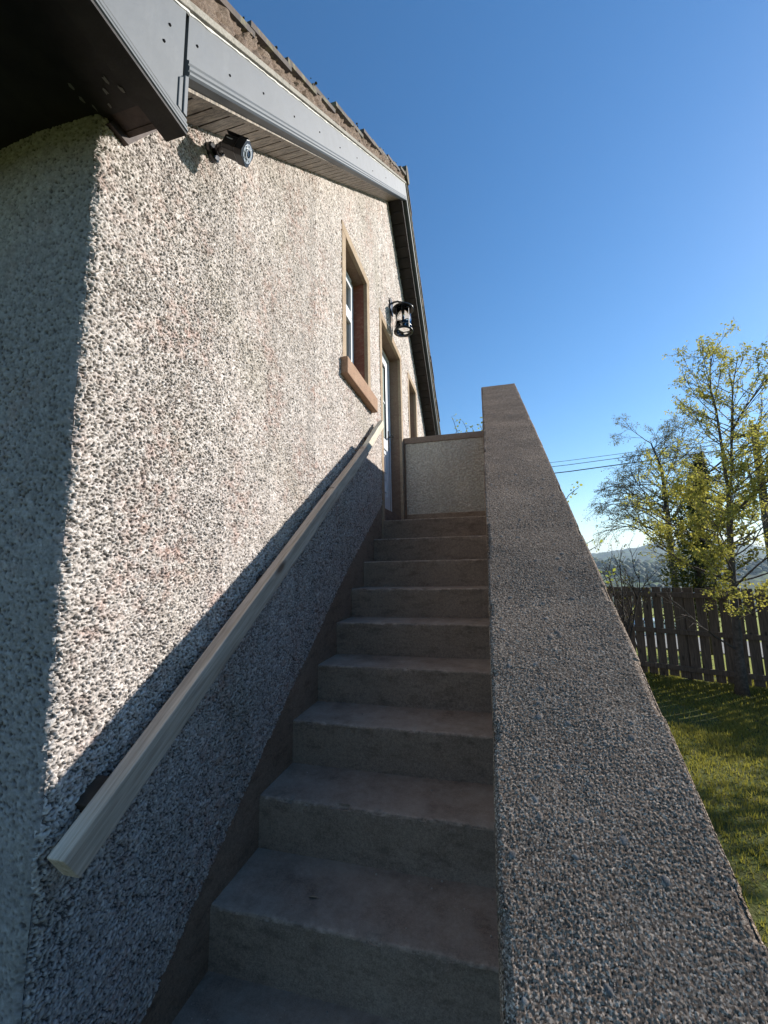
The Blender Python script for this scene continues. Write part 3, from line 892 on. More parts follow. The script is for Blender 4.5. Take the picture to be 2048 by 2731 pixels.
# ------------------------------------------------------------------ handrail
rail = thing('handrail', (.07, 2.0, 1.9), 'weathered square timber handrail fixed to the wall above the stairs', 'handrail')
SA = math.atan(.690); ay = Vector((0, math.cos(SA), math.sin(SA))); az = Vector((0, -math.sin(SA), math.cos(SA)))
def rail_piece(y0, z0_, y1, x0, x1, th, name, mat, lab=None, slope=SA):
    a_ = Vector((0, math.cos(slope), math.sin(slope))); n_ = Vector((0, -math.sin(slope), math.cos(slope)))
    L = (y1-y0)/math.cos(slope)
    c = Vector(((x0+x1)/2, y0, z0_)) + a_*(L/2) - n_*(th/2)
    nseg = 24; V = []; F = []
    for i in range(nseg+1):
        p = Vector(((x0+x1)/2, y0, z0_)) + a_*(L*i/nseg) - n_*(th/2)
        wx = .0012*math.sin(i*.7)+.0015*math.sin(i*.23+1)
        for (sx_, sz_) in ((-1, -1), (1, -1), (1, 1), (-1, 1)):
            q = p + Vector((1, 0, 0))*(sx_*(x1-x0)/2+wx) + n_*(sz_*th/2)
            V.append(tuple(q))
    for i in range(nseg):
        for k in range(4): F.append([i*4+k, i*4+(k+1) % 4, (i+1)*4+(k+1) % 4, (i+1)*4+k])
    F.append([3, 2, 1, 0]); F.append([nseg*4+k for k in range(4)])
    o = npmesh(name, V, F, mat, rail, False)
    m_ = o.modifiers.new('b', 'BEVEL'); m_.width = .0025; m_.segments = 2; m_.limit_method = 'ANGLE'; m_.angle_limit = R(40)
    if lab: o['label'] = lab
    return o
lo = rail_piece(.706, 1.029, 2.84, .054, .100, .069, 'lower_rail', MAT['rail'], 'long grey weathered lower length')
up_ = rail_piece(2.8405, 1.029+(2.8405-.706)*.690-.004, 3.36, .052, .092, .062, 'upper_rail', MAT['railnew'], 'short paler upper length in the sun', math.atan(.745))
for y in (.84, 1.55, 2.3, 3.08):
    zc_ = 1.029+(y-.706)*.69-(.045 if y < 1 else .062)+(.02 if y > 3 else 0)
    MB().obox((.0275, y, zc_), (1, 0, 0), ay, az, .0275, .034 if y < 1 else .02, .022).build('bracket', MAT['bracket'], rail, bevel=.003)
for (y, z) in ((2.80, 2.452), (2.21, 2.05)):
    z = 1.029+(y-.706)*.69
    MB().obox((.070, y, z-.001), (1, 0, 0), ay, az, .014, .007, .004).build('plug', MAT['plug'], rail, bevel=.003)

# ------------------------------------------------------------------ security camera
cc = thing('security_camera', (0.012, 1.14, 3.15), 'black bullet security camera on a wall bracket under the soffit', 'camera')
bc = Vector((.012, 1.150, 3.165))
mb = MB(); mb.lathe([(0, .016), (.026, .015), (.031, .010), (.032, 0), (.032, -.012)], bc, (1, 0, 0), 28)
mb.build('mount_base', MAT['black'], cc, smooth=False)
n_ = Vector((.87, .22, -.43)).normalized(); cen = Vector((.130, 1.135, 3.125)); L = .098
back = cen - n_*L/2; front = cen + n_*L/2
MB().tube([bc+Vector((.012, 0, 0)), bc+Vector((.035, -.003, -.004)), back+Vector((-.012, .0, -.002)), back+n_*.012], [.011, .0125, .0135, .016], 14).build('arm', MAT['black'], cc, smooth=True)
MB().lathe([(.014, -.008), (.019, -.004), (.019, .006), (.014, .010)], bc+Vector((.035, -.003, -.004)), (1, -.1, -.2), 20).build('swivel_joint', MAT['black'], cc, smooth=True)
sx_ = n_.cross(Vector((0, 0, 1))).normalized(); sz_ = sx_.cross(n_).normalized()
def rrect(c, hw, hh, ch):
    pts = [(-hw+ch, -hh), (hw-ch, -hh), (hw, -hh+ch), (hw, hh-ch), (hw-ch, hh), (-hw+ch, hh), (-hw, hh-ch), (-hw, -hh+ch)]
    return [tuple(c + sx_*a_ + sz_*b_) for a_, b_ in pts]
def body(name, mat, secs, capf=True):
    V = []; F = []
    for (d, hw, hh, ch) in secs: V += rrect(back+n_*d, hw, hh, ch)
    for i in range(len(secs)-1):
        for k in range(8): F.append([i*8+k, i*8+(k+1) % 8, (i+1)*8+(k+1) % 8, (i+1)*8+k])
    F.append(list(range(7, -1, -1))); F.append([(len(secs)-1)*8+k for k in range(8)])
    m3 = MB(); m3.add(V, F); return m3.build(name, mat, cc, bevel=.0015)
body('housing', MAT['black'], [(0, .018, .018, .007), (.008, .028, .028, .010), (.060, .030, .030, .010), (.064, .034, .034, .012), (.094, .034, .034, .012)])
MB().obox(back+n_*.046+sz_*.0352, sx_, n_, sz_, .027, .044, .0012).build('sun_shield', MAT['black'], cc, bevel=.001)
fp = MB(); fp.lathe([(0, .001), (.0285, .001), (.0285, -.004)], back+n_*.0945, n_, 36); fp.build('face_plate', MAT['ledface'], cc)
MB().lathe([(.012, .0012), (.012, .005), (.017, .005), (.017, .0012)], back+n_*.0945, n_, 36).build('lens_ring', MAT['plasticgrey'], cc)
MB().lathe([(0, .0045), (.006, .004), (.0115, .0018)], back+n_*.0945, n_, 28).build('lens', MAT['lensglass'], cc)
lm = MB()
for k in range(8):
    t_ = k*math.pi/4+.3; lm.lathe([(0, .0022), (.0028, .002), (.0028, 0)], back+n_*.0955+(sx_*math.cos(t_)+sz_*math.sin(t_))*.0225, n_, 10)
lm.build('infrared_lamps', MAT['plasticgrey'], cc)
MB().obox(back+n_*.03+sx_*.0302*(-1 if sx_.y > 0 else 1)+sz_*.006, n_, sz_, sx_, .012, .0014, .0003).build('lettering', MAT['whiteprint'], cc)

# ------------------------------------------------------------------ wall lantern
ln_ = thing('wall_lantern', (0.013, 4.10, 4.40), 'black coach lantern with clear cylinder glass on the wall over the door', 'lantern')
lc = Vector((.150, 4.10, 0)); ZB, ZT = 4.150, 4.405
MB().box(.012, .026, 4.045, 4.155, 4.375, 4.545).build('back_plate', MAT['black'], ln_, bevel=.006)
MB().tube([(.024, 4.10, 4.50), (.05, 4.10, 4.515), (.09, 4.10, 4.515), (.15, 4.10, 4.49)], [.010, .010, .010, .010], 12).build('arm', MAT['black'], ln_, smooth=True)
cap_ = MB(); cap_.lathe([(0, .098), (.008, .094), (.010, .078), (.016, .072), (.020, .066), (.060, .052), (.108, .018), (.120, .006), (.120, -.004), (.112, -.004), (.085, .010), (.0, .014)], (lc.x, lc.y, ZT), (0, 0, 1), 40)
cap_.build('cap', MAT['black'], ln_, smooth=True)
MB().lathe([(.086, 0), (.086, .243), (.0838, .243), (.0838, 0), (.086, 0)], (lc.x, lc.y, ZB+.012), (0, 0, 1), 40).build('glass_cylinder', MAT['glass'], ln_, smooth=True)
rg = MB(); rg.lathe([(.084, 0), (.107, 0), (.107, .009), (.096, .018), (.090, .024), (.0845, .024), (.084, .012), (.084, 0)], (lc.x, lc.y, ZB-.008), (0, 0, 1), 40)
rg.build('bottom_ring', MAT['black'], ln_, smooth=True)
MB().lathe([(.0895, 0), (.095, 0), (.095, .006), (.0895, .006), (.0895, 0)], (lc.x, lc.y, ZB+.045), (0, 0, 1), 40).build('cage_ring', MAT['black'], ln_)
for k in range(4):
    t_ = k*math.pi/2+.9
    px, py = lc.x+.092*math.cos(t_), lc.y+.092*math.sin(t_)
    MB().tube([(px, py, ZB+.0), (px, py, ZT+.004)], .0036, 8).build('cage_bar', MAT['black'], ln_)
MB().lathe([(0, .10), (.017, .10), (.017, .04), (.014, .0), (0, 0)], (lc.x, lc.y, ZT-.085), (0, 0, 1), 20).build('bulb_holder', MAT['black'], ln_)
MB().lathe([(.012, .07), (.014, .055), (.028, .03), (.030, .015), (.022, -.005), (0, -.012)], (lc.x, lc.y, ZT-.155), (0, 0, 1), 24).build('bulb', MAT['glass'], ln_, smooth=True)
# cable loop
pts = [(.018, 4.14, 4.375), (.020, 4.135, 4.30), (.022, 4.12, 4.22)]
for k in range(26):
    t_ = k/25*2*math.pi*1.9
    pts.append((.024+.004*math.sin(t_*.5), 4.085+.022*math.cos(t_+.4)+.001*k, 4.165-.045*math.sin(t_+.4)-.0006*k))
cab = MB().tube(pts, .0028, 6).build('cable', MAT['cable'])
props(cab, 'thin pale loop of cable hanging below the lantern at the door lintel', 'cable')

# dry leaf on the tread
lf_ = MB(); lf_.add([(.30, 1.415, .507), (.318, 1.409, .511), (.345, 1.418, .508), (.320, 1.424, .505)], [[0, 1, 2, 3]])
props(lf_.build('dry_leaf', m_flat('dry_leaf', (.42, .36, .26), .8)), 'small dry pale leaf lying on a lower tread', 'leaf')

# ------------------------------------------------------------------ ground and hills
rad = np.concatenate([np.arange(0, 12, .5), np.arange(12, 40, 1.5), np.arange(40, 160, 6), np.geomspace(160, 6000, 130)])
ang = np.concatenate([np.linspace(-math.pi, .05, 60, endpoint=False), np.linspace(.05, .75, 150, endpoint=False), np.linspace(.75, math.pi, 60)])
RR, AA, F = grid(rad, ang)
base = np.interp(RR, [0, 10, 11.5, 16.8, 28, 33, 70, 150, 400, 560, 900, 1050, 1300, 2200, 3000, 6000],
                 [GZ, GZ, -.6, -.75, -3.2, -3.4, -4.8, -15, -46, -44, 0, -4, -15, 0, -20, -20])
tt = np.tan(np.clip(AA, .0, 1.2))
farh = np.interp(tt, [0, .18, .216, .26, .30, .343, .40, .46, .54, .8, 2], [20, 30, 40, 52, 58, 84, 96, 78, 45, 60, 30])
bump_ = np.exp(-((RR-2200)/520.)**2)*(farh+6) + np.exp(-((RR-900)/200.)**2)*(vnoise(AA*30, RR*.002, 4)*9-5)
fn = (vnoise(RR*.02*1, AA*60, 7)-.5)*np.clip((RR-200)/600, 0, 1)*9 + (vnoise(RR*.07, AA*230, 8)-.5)*np.clip((RR-300)/600, 0, 1)*6
Zg = base + bump_ + fn
near = (vnoise(RR*np.sin(AA)*1.5, RR*np.cos(AA)*1.5, 3)-.5)*.04*np.clip((RR-2)/3, 0, 1)
V = np.stack([RR*np.sin(AA), RR*np.cos(AA), Zg+near], -1)
props(npmesh('ground', V, F[:, ::-1], MAT['ground'], None, True), kind='structure')
def gz(x, y):
    r_0 = math.hypot(x, y)
    return float(np.interp(r_0, [0, 10, 11.5, 16.8, 28, 33, 70, 150], [GZ, GZ, -.6, -.75, -3.2, -3.4, -4.8, -15]))
# pale road just past the fence
th_ = np.linspace(-.2, 1.3, 60); V = []; F2 = []
for i, a_ in enumerate(th_):
    for r0 in (13.6, 14.6, 15.6, 16.5):
        V.append((r0*math.sin(a_), r0*math.cos(a_), gz(r0*math.sin(a_), r0*math.cos(a_))+.03))
for i in range(len(th_)-1):
    for k in range(3): F2.append([i*4+k, (i+1)*4+k, (i+1)*4+k+1, i*4+k+1])
props(npmesh('road', V, F2, MAT['road'], None, True), kind='structure')

# grass blades where the lawn is in view
n = 170000
x = 1.3+rng.random(n)*5.5; y = 1.6+rng.random(n)**.85*8.2
keep = (x > 1.3+.05*y) & (x < .9+.66*y+.5) & ((y-8.89)+.49*(x-3.67) < .9)
x, y = x[keep], y[keep]; n = len(x)
dens = vnoise(x*1.6, y*1.6, 5); bare = vnoise(x*.9+3, y*.9, 17)
k2 = (rng.random(n) < .35+.9*dens) & ~((bare > .74) & (rng.random(n) < .8))
x, y = x[k2], y[k2]; n = len(x)
tuft = vnoise(x*7, y*7, 21)
hgt = (.016+.034*rng.random(n))*(.6+.9*tuft); th0 = rng.random(n)*2*math.pi
lean = hgt*(.2+.9*rng.random(n)); w = .0022+.002*rng.random(n)+.0006*y
dx, dy = np.cos(th0), np.sin(th0)
zb = GZ + (vnoise(x*1.5, y*1.5, 3)-.5)*.04 + .0
A = np.stack([x-dy*w, y+dx*w, zb-.01], -1); B = np.stack([x+dy*w, y-dx*w, zb-.01], -1)
C_ = np.stack([x+dx*lean, y+dy*lean, zb+hgt], -1)
V = np.stack([A, B, C_], 1).reshape(-1, 3); F = np.arange(3*n).reshape(-1, 3)
gcol = np.repeat(np.clip(.15+.55*vnoise(x*2.2, y*2.2, 31)+.35*rng.random(n), 0, 1), 3)
props(npmesh('grass', V, F, MAT['blade'], None, False, {'g': gcol}), 'short tufted lawn grass beside the staircase', 'grass', kind='stuff')

# ------------------------------------------------------------------ fence
fence = thing('fence', (4.3, 8.55, GZ), 'dark stained vertical board fence at the edge of the lawn', 'fence')
FA = np.array([3.67, 8.89]); FD = np.array([1.33, -.67]); FD /= np.linalg.norm(FD); FN = np.array([FD[1], -FD[0]])  # towards camera
def fpt(s, off=0): p = FA+FD*s+FN*off; return p
ax3 = Vector((FD[0], FD[1], 0)); an3 = Vector((FN[0], FN[1], 0))
s = -4.9; kk = 0
while s < 5.6:
    wd = .130+random.random()*.014; c2 = fpt(s)
    top = 1.135+random.uniform(-.012, .012); bot = GZ+.0+random.uniform(0, .03)
    tilt = random.uniform(-.008, .008)
    ax_ = ax3
    c3 = Vector((c2[0], c2[1], (top+bot)/2))
    m4 = MB(); upv = (Vector((0, 0, 1))+ax3*tilt).normalized()
    m4.obox(c3, ax_, an3, upv, wd/2, .009, (top-bot)/2)
    m4.build('fence_board', MAT['fence'], fence, bevel=.003)
    s += .1605; kk += 1
for zc_ in (1.003, .355, -.272):
    ca, cb = fpt(-5, .035), fpt(5.7, .035); cm = (ca+cb)/2
    MB().obox((cm[0], cm[1], zc_), ax3, an3, (0, 0, 1), 5.35, .022, .042).build('fence_rail', MAT['fence'], fence, bevel=.004)
for s in (-4.3, -1.9, .62, 2.95, 5.2):
    c2 = fpt(s, -.06)
    MB().obox((c2[0], c2[1], .3), ax3, an3, (0, 0, 1), .045, .045, .77).build('fence_post', MAT['fence'], fence, bevel=.006)

# ------------------------------------------------------------------ trees
def leaves_mesh(P, size, jitter=.5, droop=0.0):
    P = np.asarray(P); n = len(P)
    d = rng.normal(size=(n, 3)); d[:, 2] -= droop; d /= np.linalg.norm(d, axis=1)[:, None]
    e = rng.normal(size=(n, 3)); e -= d*(e*d).sum(1)[:, None]; e /= np.linalg.norm(e, axis=1)[:, None]
    nrm = np.cross(d, e)
    L = size*(1-jitter/2+jitter*rng.random(n))[:, None]
    V = np.stack([P, P+d*L*.55+e*L*.33+nrm*L*.10, P+d*L, P+d*L*.55-e*L*.33+nrm*L*.10], 1).reshape(-1, 3)
    return V, np.arange(4*n).reshape(-1, 4)
class Tree:
    def __init__(s, seed): s.rng = random.Random(seed); s.mb = MB(); s.mt = MB(); s.leaf = []
    def limb(s, pts, r0, r1, seg=6, trunk=False):
        n = len(pts); (s.mt if trunk else s.mb).tube(pts, [r0+(r1-r0)*(i/(n-1)) for i in range(n)], seg)
    def path(s, p, d, L, n, wob, grav):
        pts = [Vector(p)]; d = Vector(d).normalized()
        for i in range(n):
            d = (d + Vector((s.rng.gauss(0, wob), s.rng.gauss(0, wob), s.rng.gauss(0, wob)+grav))).normalized()
            pts.append(pts[-1]+d*(L/n))
        return pts
    def grow(s, p, d, L, r, depth, kids, wob=.14, grav=.05, leafn=0, ang=.7, lo=.25, shrink=.55, leafspread=.02):
        pts = s.path(p, d, L, 6, wob, grav)
        s.limb(pts, r, r*.35 if depth else r*.4, 5 if r > .012 else 3)
        if depth > 0:
            for k in range(kids):
                t = lo+(1-lo)*(k+s.rng.random())/kids
                i = min(5, int(t*6)); q = pts[i].lerp(pts[i+1], t*6-i)
                dd = (pts[i+1]-pts[i]).normalized()
                ax = Vector((s.rng.gauss(0, 1), s.rng.gauss(0, 1), s.rng.gauss(0, 1))).cross(dd).normalized()
                nd = (dd*math.cos(ang) + ax*math.sin(ang)).normalized()
                s.grow(q, nd, L*shrink*(1.15-.5*t)*s.rng.uniform(.75, 1.2), r*.5, depth-1, kids, wob, grav, leafn, ang, .2, shrink, leafspread)
        if depth <= 1 and leafn:
            m = leafn if depth == 0 else leafn//2
            for k in range(m):
                t = s.rng.random()**.7*6; i = min(5, int(t)); q = pts[i].lerp(pts[i+1], t-i)
                s.leaf.append((q.x+s.rng.gauss(0, leafspread), q.y+s.rng.gauss(0, leafspread), q.z+s.rng.gauss(0, leafspread)))
    def finish(s, root, bark, leafmat, size, droop=0.2, clump=0):
        if s.mt.v: s.mt.build('trunk', bark, root, smooth=True)
        if s.mb.v: s.mb.build('branches', bark, root, smooth=True)
        if s.leaf and clump:
            s.leaf = [(a_+s.rng.gauss(0, clump), b_+s.rng.gauss(0, clump), c_+s.rng.gauss(0, clump)) for (a_, b_, c_) in s.leaf for _ in range(2)]
        if s.leaf:
            V, F = leaves_mesh(s.leaf, size, .7, droop)
            g = np.repeat(rng.random(len(s.leaf)), 4)
            npmesh('foliage', V, F, leafmat, root, False, {'g': g})

# the young tree in front of the fence
t1 = thing('tree', (4.56, 7.75, GZ), 'young tree with yellow green spring leaves in front of the board fence', 'tree')
T = Tree(3)
trunk = [(4.56, 7.75, GZ-.05), (4.58, 7.76, 0), (4.61, 7.78, .5), (4.64, 7.8, 1.1), (4.67, 7.8, 1.65), (4.71, 7.8, 2.2), (4.76, 7.8, 2.7)]
T.mt.tube(trunk, [.10, .066, .056, .050, .046, .040, .034], 12)
leadA = [(4.76, 7.8, 2.7), (4.73, 7.78, 3.1), (4.72, 7.76, 3.6), (4.72, 7.78, 4.1), (4.69, 7.8, 4.5), (4.72, 7.8, 4.85), (4.80, 7.8, 5.15)]
leadB = [(4.76, 7.8, 2.7), (4.86, 7.84, 3.1), (4.92, 7.86, 3.6), (5.0, 7.9, 4.1), (5.1, 7.95, 4.6), (5.25, 8.0, 5.1)]
leadC = [(4.95, 7.87, 3.75), (5.15, 7.85, 4.1), (5.45, 7.8, 4.5), (5.8, 7.8, 4.9), (6.1, 7.8, 5.3)]
leadD = [(4.72, 7.8, 2.3), (5.1, 7.7, 2.7), (5.6, 7.6, 3.2), (6.1, 7.6, 3.8)]
T.limb(leadA, .028, .006); T.limb(leadB, .027, .006); T.limb(leadC, .017, .004); T.limb(leadD, .020, .005)
def laterals(path, n, L0, L1, r, leafn, up, seed, bias=(0, 0), depth=1, kids=4):
    rg_ = random.Random(seed)
    P = [Vector(p) for p in path]
    for k in range(n):
        t = (k+rg_.random())/n*(len(P)-1); i = min(int(t), len(P)-2); q = P[i].lerp(P[i+1], t-i)
        a_ = rg_.random()*2*math.pi
        d = Vector((math.cos(a_)+bias[0], math.sin(a_)+bias[1], up+rg_.uniform(-.2, .3)))
        f = t/(len(P)-1)
        T.grow(q, d, (L0+(L1-L0)*f)*rg_.uniform(.75, 1.25), r*(1-.5*f), depth, kids, .10, .06, leafn, .65, .3, .5, .016)
laterals(trunk[3:], 20, 1.75, 1.3, .015, 13, .45, 5, (.1, -.1), 2, 5)
laterals(trunk[2:], 11, 1.15, 1.0, .012, 17, .25, 6, (-.3, -.2), 2, 4)
laterals(leadA, 24, 1.0, .45, .012, 10, .7, 7, (-.15, 0), 1, 5)
laterals(leadB, 22, 1.05, .48, .013, 12, .7, 8, (.1, 0), 1, 5)
laterals(leadC, 16, .8, .45, .010, 13, .8, 9, (.1, 0), 1, 5)
laterals(leadD, 20, 1.0, .6, .011, 20, .6, 10, (.1, 0), 1, 5)
# reaching left limb with leaves, and the dead one below it
T.grow((4.68, 7.8, 1.7), (-.85, -.1, .55), 1.35, .022, 2, 5, .08, .02, 15, .6)
T.grow((4.65, 7.8, 1.25), (-.75, .05, .35), 1.2, .020, 2, 4, .08, .02, 13, .6)
T.grow((4.60, 7.76, .20), (-.85, -.12, .42), 1.25, .016, 2, 4, .07, -.01, 0, .7)
T.grow((4.62, 7.78, .75), (.9, -.1, .5), 1.1, .018, 2, 4, .08, .02, 14, .6)
T.finish(t1, MAT['bark'], MAT['leaf'], .036, .15, .017)

# birch beyond the fence
t2 = thing('birch_tree', (6.9, 16, gz(6.9, 16)), 'bare twigged birch with drooping sprays beyond the fence, crossed by the wires', 'tree')
T = Tree(12)
tb = [(6.9, 16, gz(6.9, 16)-.1), (6.88, 16, .8), (6.86, 16, 1.8), (6.88, 16, 3.0), (6.88, 16, 3.8), (6.86, 16, 4.8), (6.61, 16, 5.8)]
T.mt.tube(tb, [.13, .11, .10, .085, .07, .05, .02], 10)
def sprays(path, n, L0, L1, seed, up, bias, leafn, r=.03, depth=2, kids=6):
    rg_ = random.Random(seed); P = [Vector(p) for p in path]
    for k in range(n):
        t = (k+rg_.random())/n*(len(P)-1); i = min(int(t), len(P)-2); q = P[i].lerp(P[i+1], t-i)
        a_ = rg_.random()*2*math.pi; f = t/(len(P)-1)
        d = Vector((math.cos(a_)+bias[0], math.sin(a_)*.7+bias[1], up+rg_.uniform(-.2, .3)))
        T.grow(q, d, (L0+(L1-L0)*f)*rg_.uniform(.8, 1.2), r*(1-.5*f), depth, kids, .15, -.04, leafn, .6, .25, .64, .03)
sprays(tb[2:], 30, 1.9, 1.2, 4, .7, (-.15, 0), 3, .03, 3, 5)
T.grow((6.88, 16, 2.2), (-.75, 0, .6), 1.7, .035, 3, 5, .12, -.03, 3, .55, .25, .62)
T.grow((6.88, 16, 3.0), (-.7, .1, .85), 1.9, .035, 3, 5, .12, -.03, 3, .55, .25, .62)
T.grow((7.0, 16, 3.0), (.6, .1, .9), 3.9, .05, 3, 6, .10, -.01, 3, .55)
T.grow((7.2, 16, 2.6), (.9, .1, .7), 3.4, .05, 3, 6, .10, -.01, 3, .55)
T.finish(t2, MAT['barkd'], MAT['leafb'], .045, .9)


t3 = thing('ivy_tree', (6.0, 12.0, gz(6, 12)), 'dark evergreen ivy covered tree trunk standing behind the fence', 'tree')
T = Tree(21)
ti = [(5.95, 12, gz(6, 12)-.1), (5.95, 12, 1.0), (6.05, 12, 2.2), (6.2, 12, 3.5), (6.35, 12, 4.4)]
T.mt.tube(ti, [.14, .12, .10, .07, .03], 9)
P = [Vector(p) for p in ti]; rg_ = random.Random(2)
for k in range(9000):
    t = rg_.random()**1.6*3.2+.55; i = min(int(t), 3); q = P[i].lerp(P[i+1], t-i)
    wv = (.95-.23*t)*(.75+.5*math.sin(q.z*5+1)*.5+.25)
    a_ = rg_.random()*6.28; r0 = wv*rg_.random()**.6
    T.leaf.append((q.x+math.cos(a_)*r0-.05, q.y+math.sin(a_)*r0, q.z+rg_.gauss(0, .1)))
for k in range(14):
    z = rg_.uniform(.7, 3.6); a_ = rg_.random()*6.28
    T.grow((6.0+z*.06, 12, z), (math.cos(a_), math.sin(a_)*.6, .45), 1.3, .02, 1, 5, .12, 0, 26, .6, .2, .5, .05)
T.finish(t3, MAT['barkd'], MAT['ivy'], .075, .3)

# hazel like shrub past the landing, its shoots show over the walls
def shrub(name, root, tips, label, seed, mat, size, leafn=7, bark='barkd', mo_=(0, -.3)):
    o = thing(name, root, label, 'shrub' if 'shrub' in name else 'tree')
    T = Tree(seed); rt = Vector(root)
    for tp in tips:
        tp = Vector(tp); mid = tp+Vector((mo_[0]+T.rng.gauss(0, .03), T.rng.gauss(0, .05), mo_[1]))
        low = rt.lerp(mid, .5)+Vector((T.rng.gauss(0, .03), T.rng.gauss(0, .03), .05))
        pts = []
        for i in range(13):
            t = i/12
            a_ = rt.lerp(low, t); b_ = low.lerp(mid, t); c_ = mid.lerp(tp, t)
            pts.append((a_.lerp(b_, t)).lerp(b_.lerp(c_, t), t))
        T.limb(pts, .012, .0025, 5)
        for k in range(16):
            t = .45+.55*k/15; i = min(11, int(t*12)); q = pts[i].lerp(pts[i+1], t*12-i)
            d = Vector((T.rng.gauss(0, 1), T.rng.gauss(0, 1), .35)).normalized()
            e = q+d*.05*T.rng.uniform(.4, 1)
            T.limb([q, e], .0015, .001, 3)
            for j in range(leafn//3+1):
                T.leaf.append((e.x+T.rng.gauss(0, .010), e.y+T.rng.gauss(0, .010), e.z+T.rng.gauss(0, .010)))
    T.finish(o, MAT[bark], MAT[mat], size, .4)
    return o
shrub('tall_shrub', (.75, 5.7, GZ), [(.51, 5.6, 3.68), (.57, 5.62, 3.50), (.66, 5.6, 3.60), (.69, 5.6, 3.44), (.78, 5.6, 3.50), (.89, 5.6, 3.52), (.94, 5.6, 3.60)],
      'leafy shoots of a tall shrub peeping over the landing wall', 41, 'leafs', .030, 6, mo_=(.16, -.25))
shrub('shrub', (1.55, 4.2, GZ), [(1.735, 3.9, 2.27), (1.815, 3.9, 1.80), (1.85, 3.9, 1.75), (1.885, 3.9, 1.52), (1.965, 3.9, 1.51), (1.91, 3.9, 1.44), (1.6, 4.1, 1.9), (1.5, 4.3, 2.1)],
      'fresh green shoots showing past the outer edge of the parapet', 43, 'leafs', .032, 7, mo_=(-.42, -.16))
def bare(name, root, h, spread, n, label, seed, leafn=0):
    o = thing(name, root, label, 'shrub'); T = Tree(seed)
    for k in range(n):
        a_ = T.rng.random()*6.28
        T.grow(root, (math.cos(a_)*spread, math.sin(a_)*spread, 1), h*T.rng.uniform(.7, 1), .02, 2, 5, .1, .02, leafn, .5, .35, .45)
    T.finish(o, MAT['barkd'], MAT['leafb'], .03)
    return o
bare('bare_shrub', (4.17, 11.0, gz(4.17, 11)), 1.95, .16, 7, 'dark twiggy bush just topping the fence', 51, 3)
bare('sapling', (2.95, 8.0, GZ), 2.15, .17, 6, 'bare twigged sapling beside the parapet edge', 52, 2)
# tree on the far right that shades the lawn
t4 = thing('garden_tree', (8.9, 7.9, GZ), 'leafy garden tree right of the view, its shade dappling the lawn', 'tree')
T = Tree(66); T.mt.tube([(8.9, 7.9, GZ-.05), (8.9, 7.9, 1), (8.95, 7.9, 2.4)], [.12, .10, .07], 10)
for k in range(20):
    a_ = T.rng.random()*6.28
    T.grow((8.9+T.rng.gauss(0, .05), 7.9, T.rng.uniform(.7, 2.5)), (math.cos(a_), math.sin(a_), .55), 1.7, .03, 2, 5, .1, .0, 8, .6)
T.finish(t4, MAT['bark'], MAT['leaf'], .10, .1)

# ------------------------------------------------------------------ pole and wires
pole = thing('utility_pole', (11.87, 20, gz(11.87, 20)), 'dark wooden utility pole behind the trees at the right edge', 'pole')
MB().tube([(11.87, 20, gz(11.87, 20)-.3), (11.87, 20, 3), (11.88, 20, 7.25)], [.17, .15, .12], 14).build('pole', MAT['barkd'], pole)
MB().box(11.0, 12.7, 19.82, 19.94, 6.72, 6.86).build('crossarm', MAT['barkd'], pole, bevel=.01)
for xq in (11.15, 11.87, 12.55):
    MB().lathe([(.0, .16), (.03, .15), (.05, .10), (.035, .07), (.05, .03), (.03, 0)], (xq, 19.88, 6.86), (0, 0, 1), 12).build('insulator', MAT['plasticgrey'], pole)
for (nm_, za, zb, zc_, r0) in (('highest, thinnest of the three wires crossing the sky to the pole', 6.28, 6.60, 6.98, .010),
                          ('middle one of the three wires crossing the sky to the pole', 6.08, 6.435, 6.84, .013),
                          ('lowest, thickest of the three wires crossing the sky to the pole', 5.765, 6.155, 6.58, .022)):
    xs_ = np.linspace(-14, 11.85, 40)
    # straight through the two measured heights, with a slight sag between far poles
    pts = []
    for xq in xs_:
        q = np.interp(xq, [-14, 4.33, 9.62, 11.85], [za-.55, za, zb, zc_-.25+.02])
        pts.append((xq, 19.9, q))
    props(MB().tube(pts, r0, 6).build('power_line', MAT['black']), nm_, 'wire', 'overhead wires')

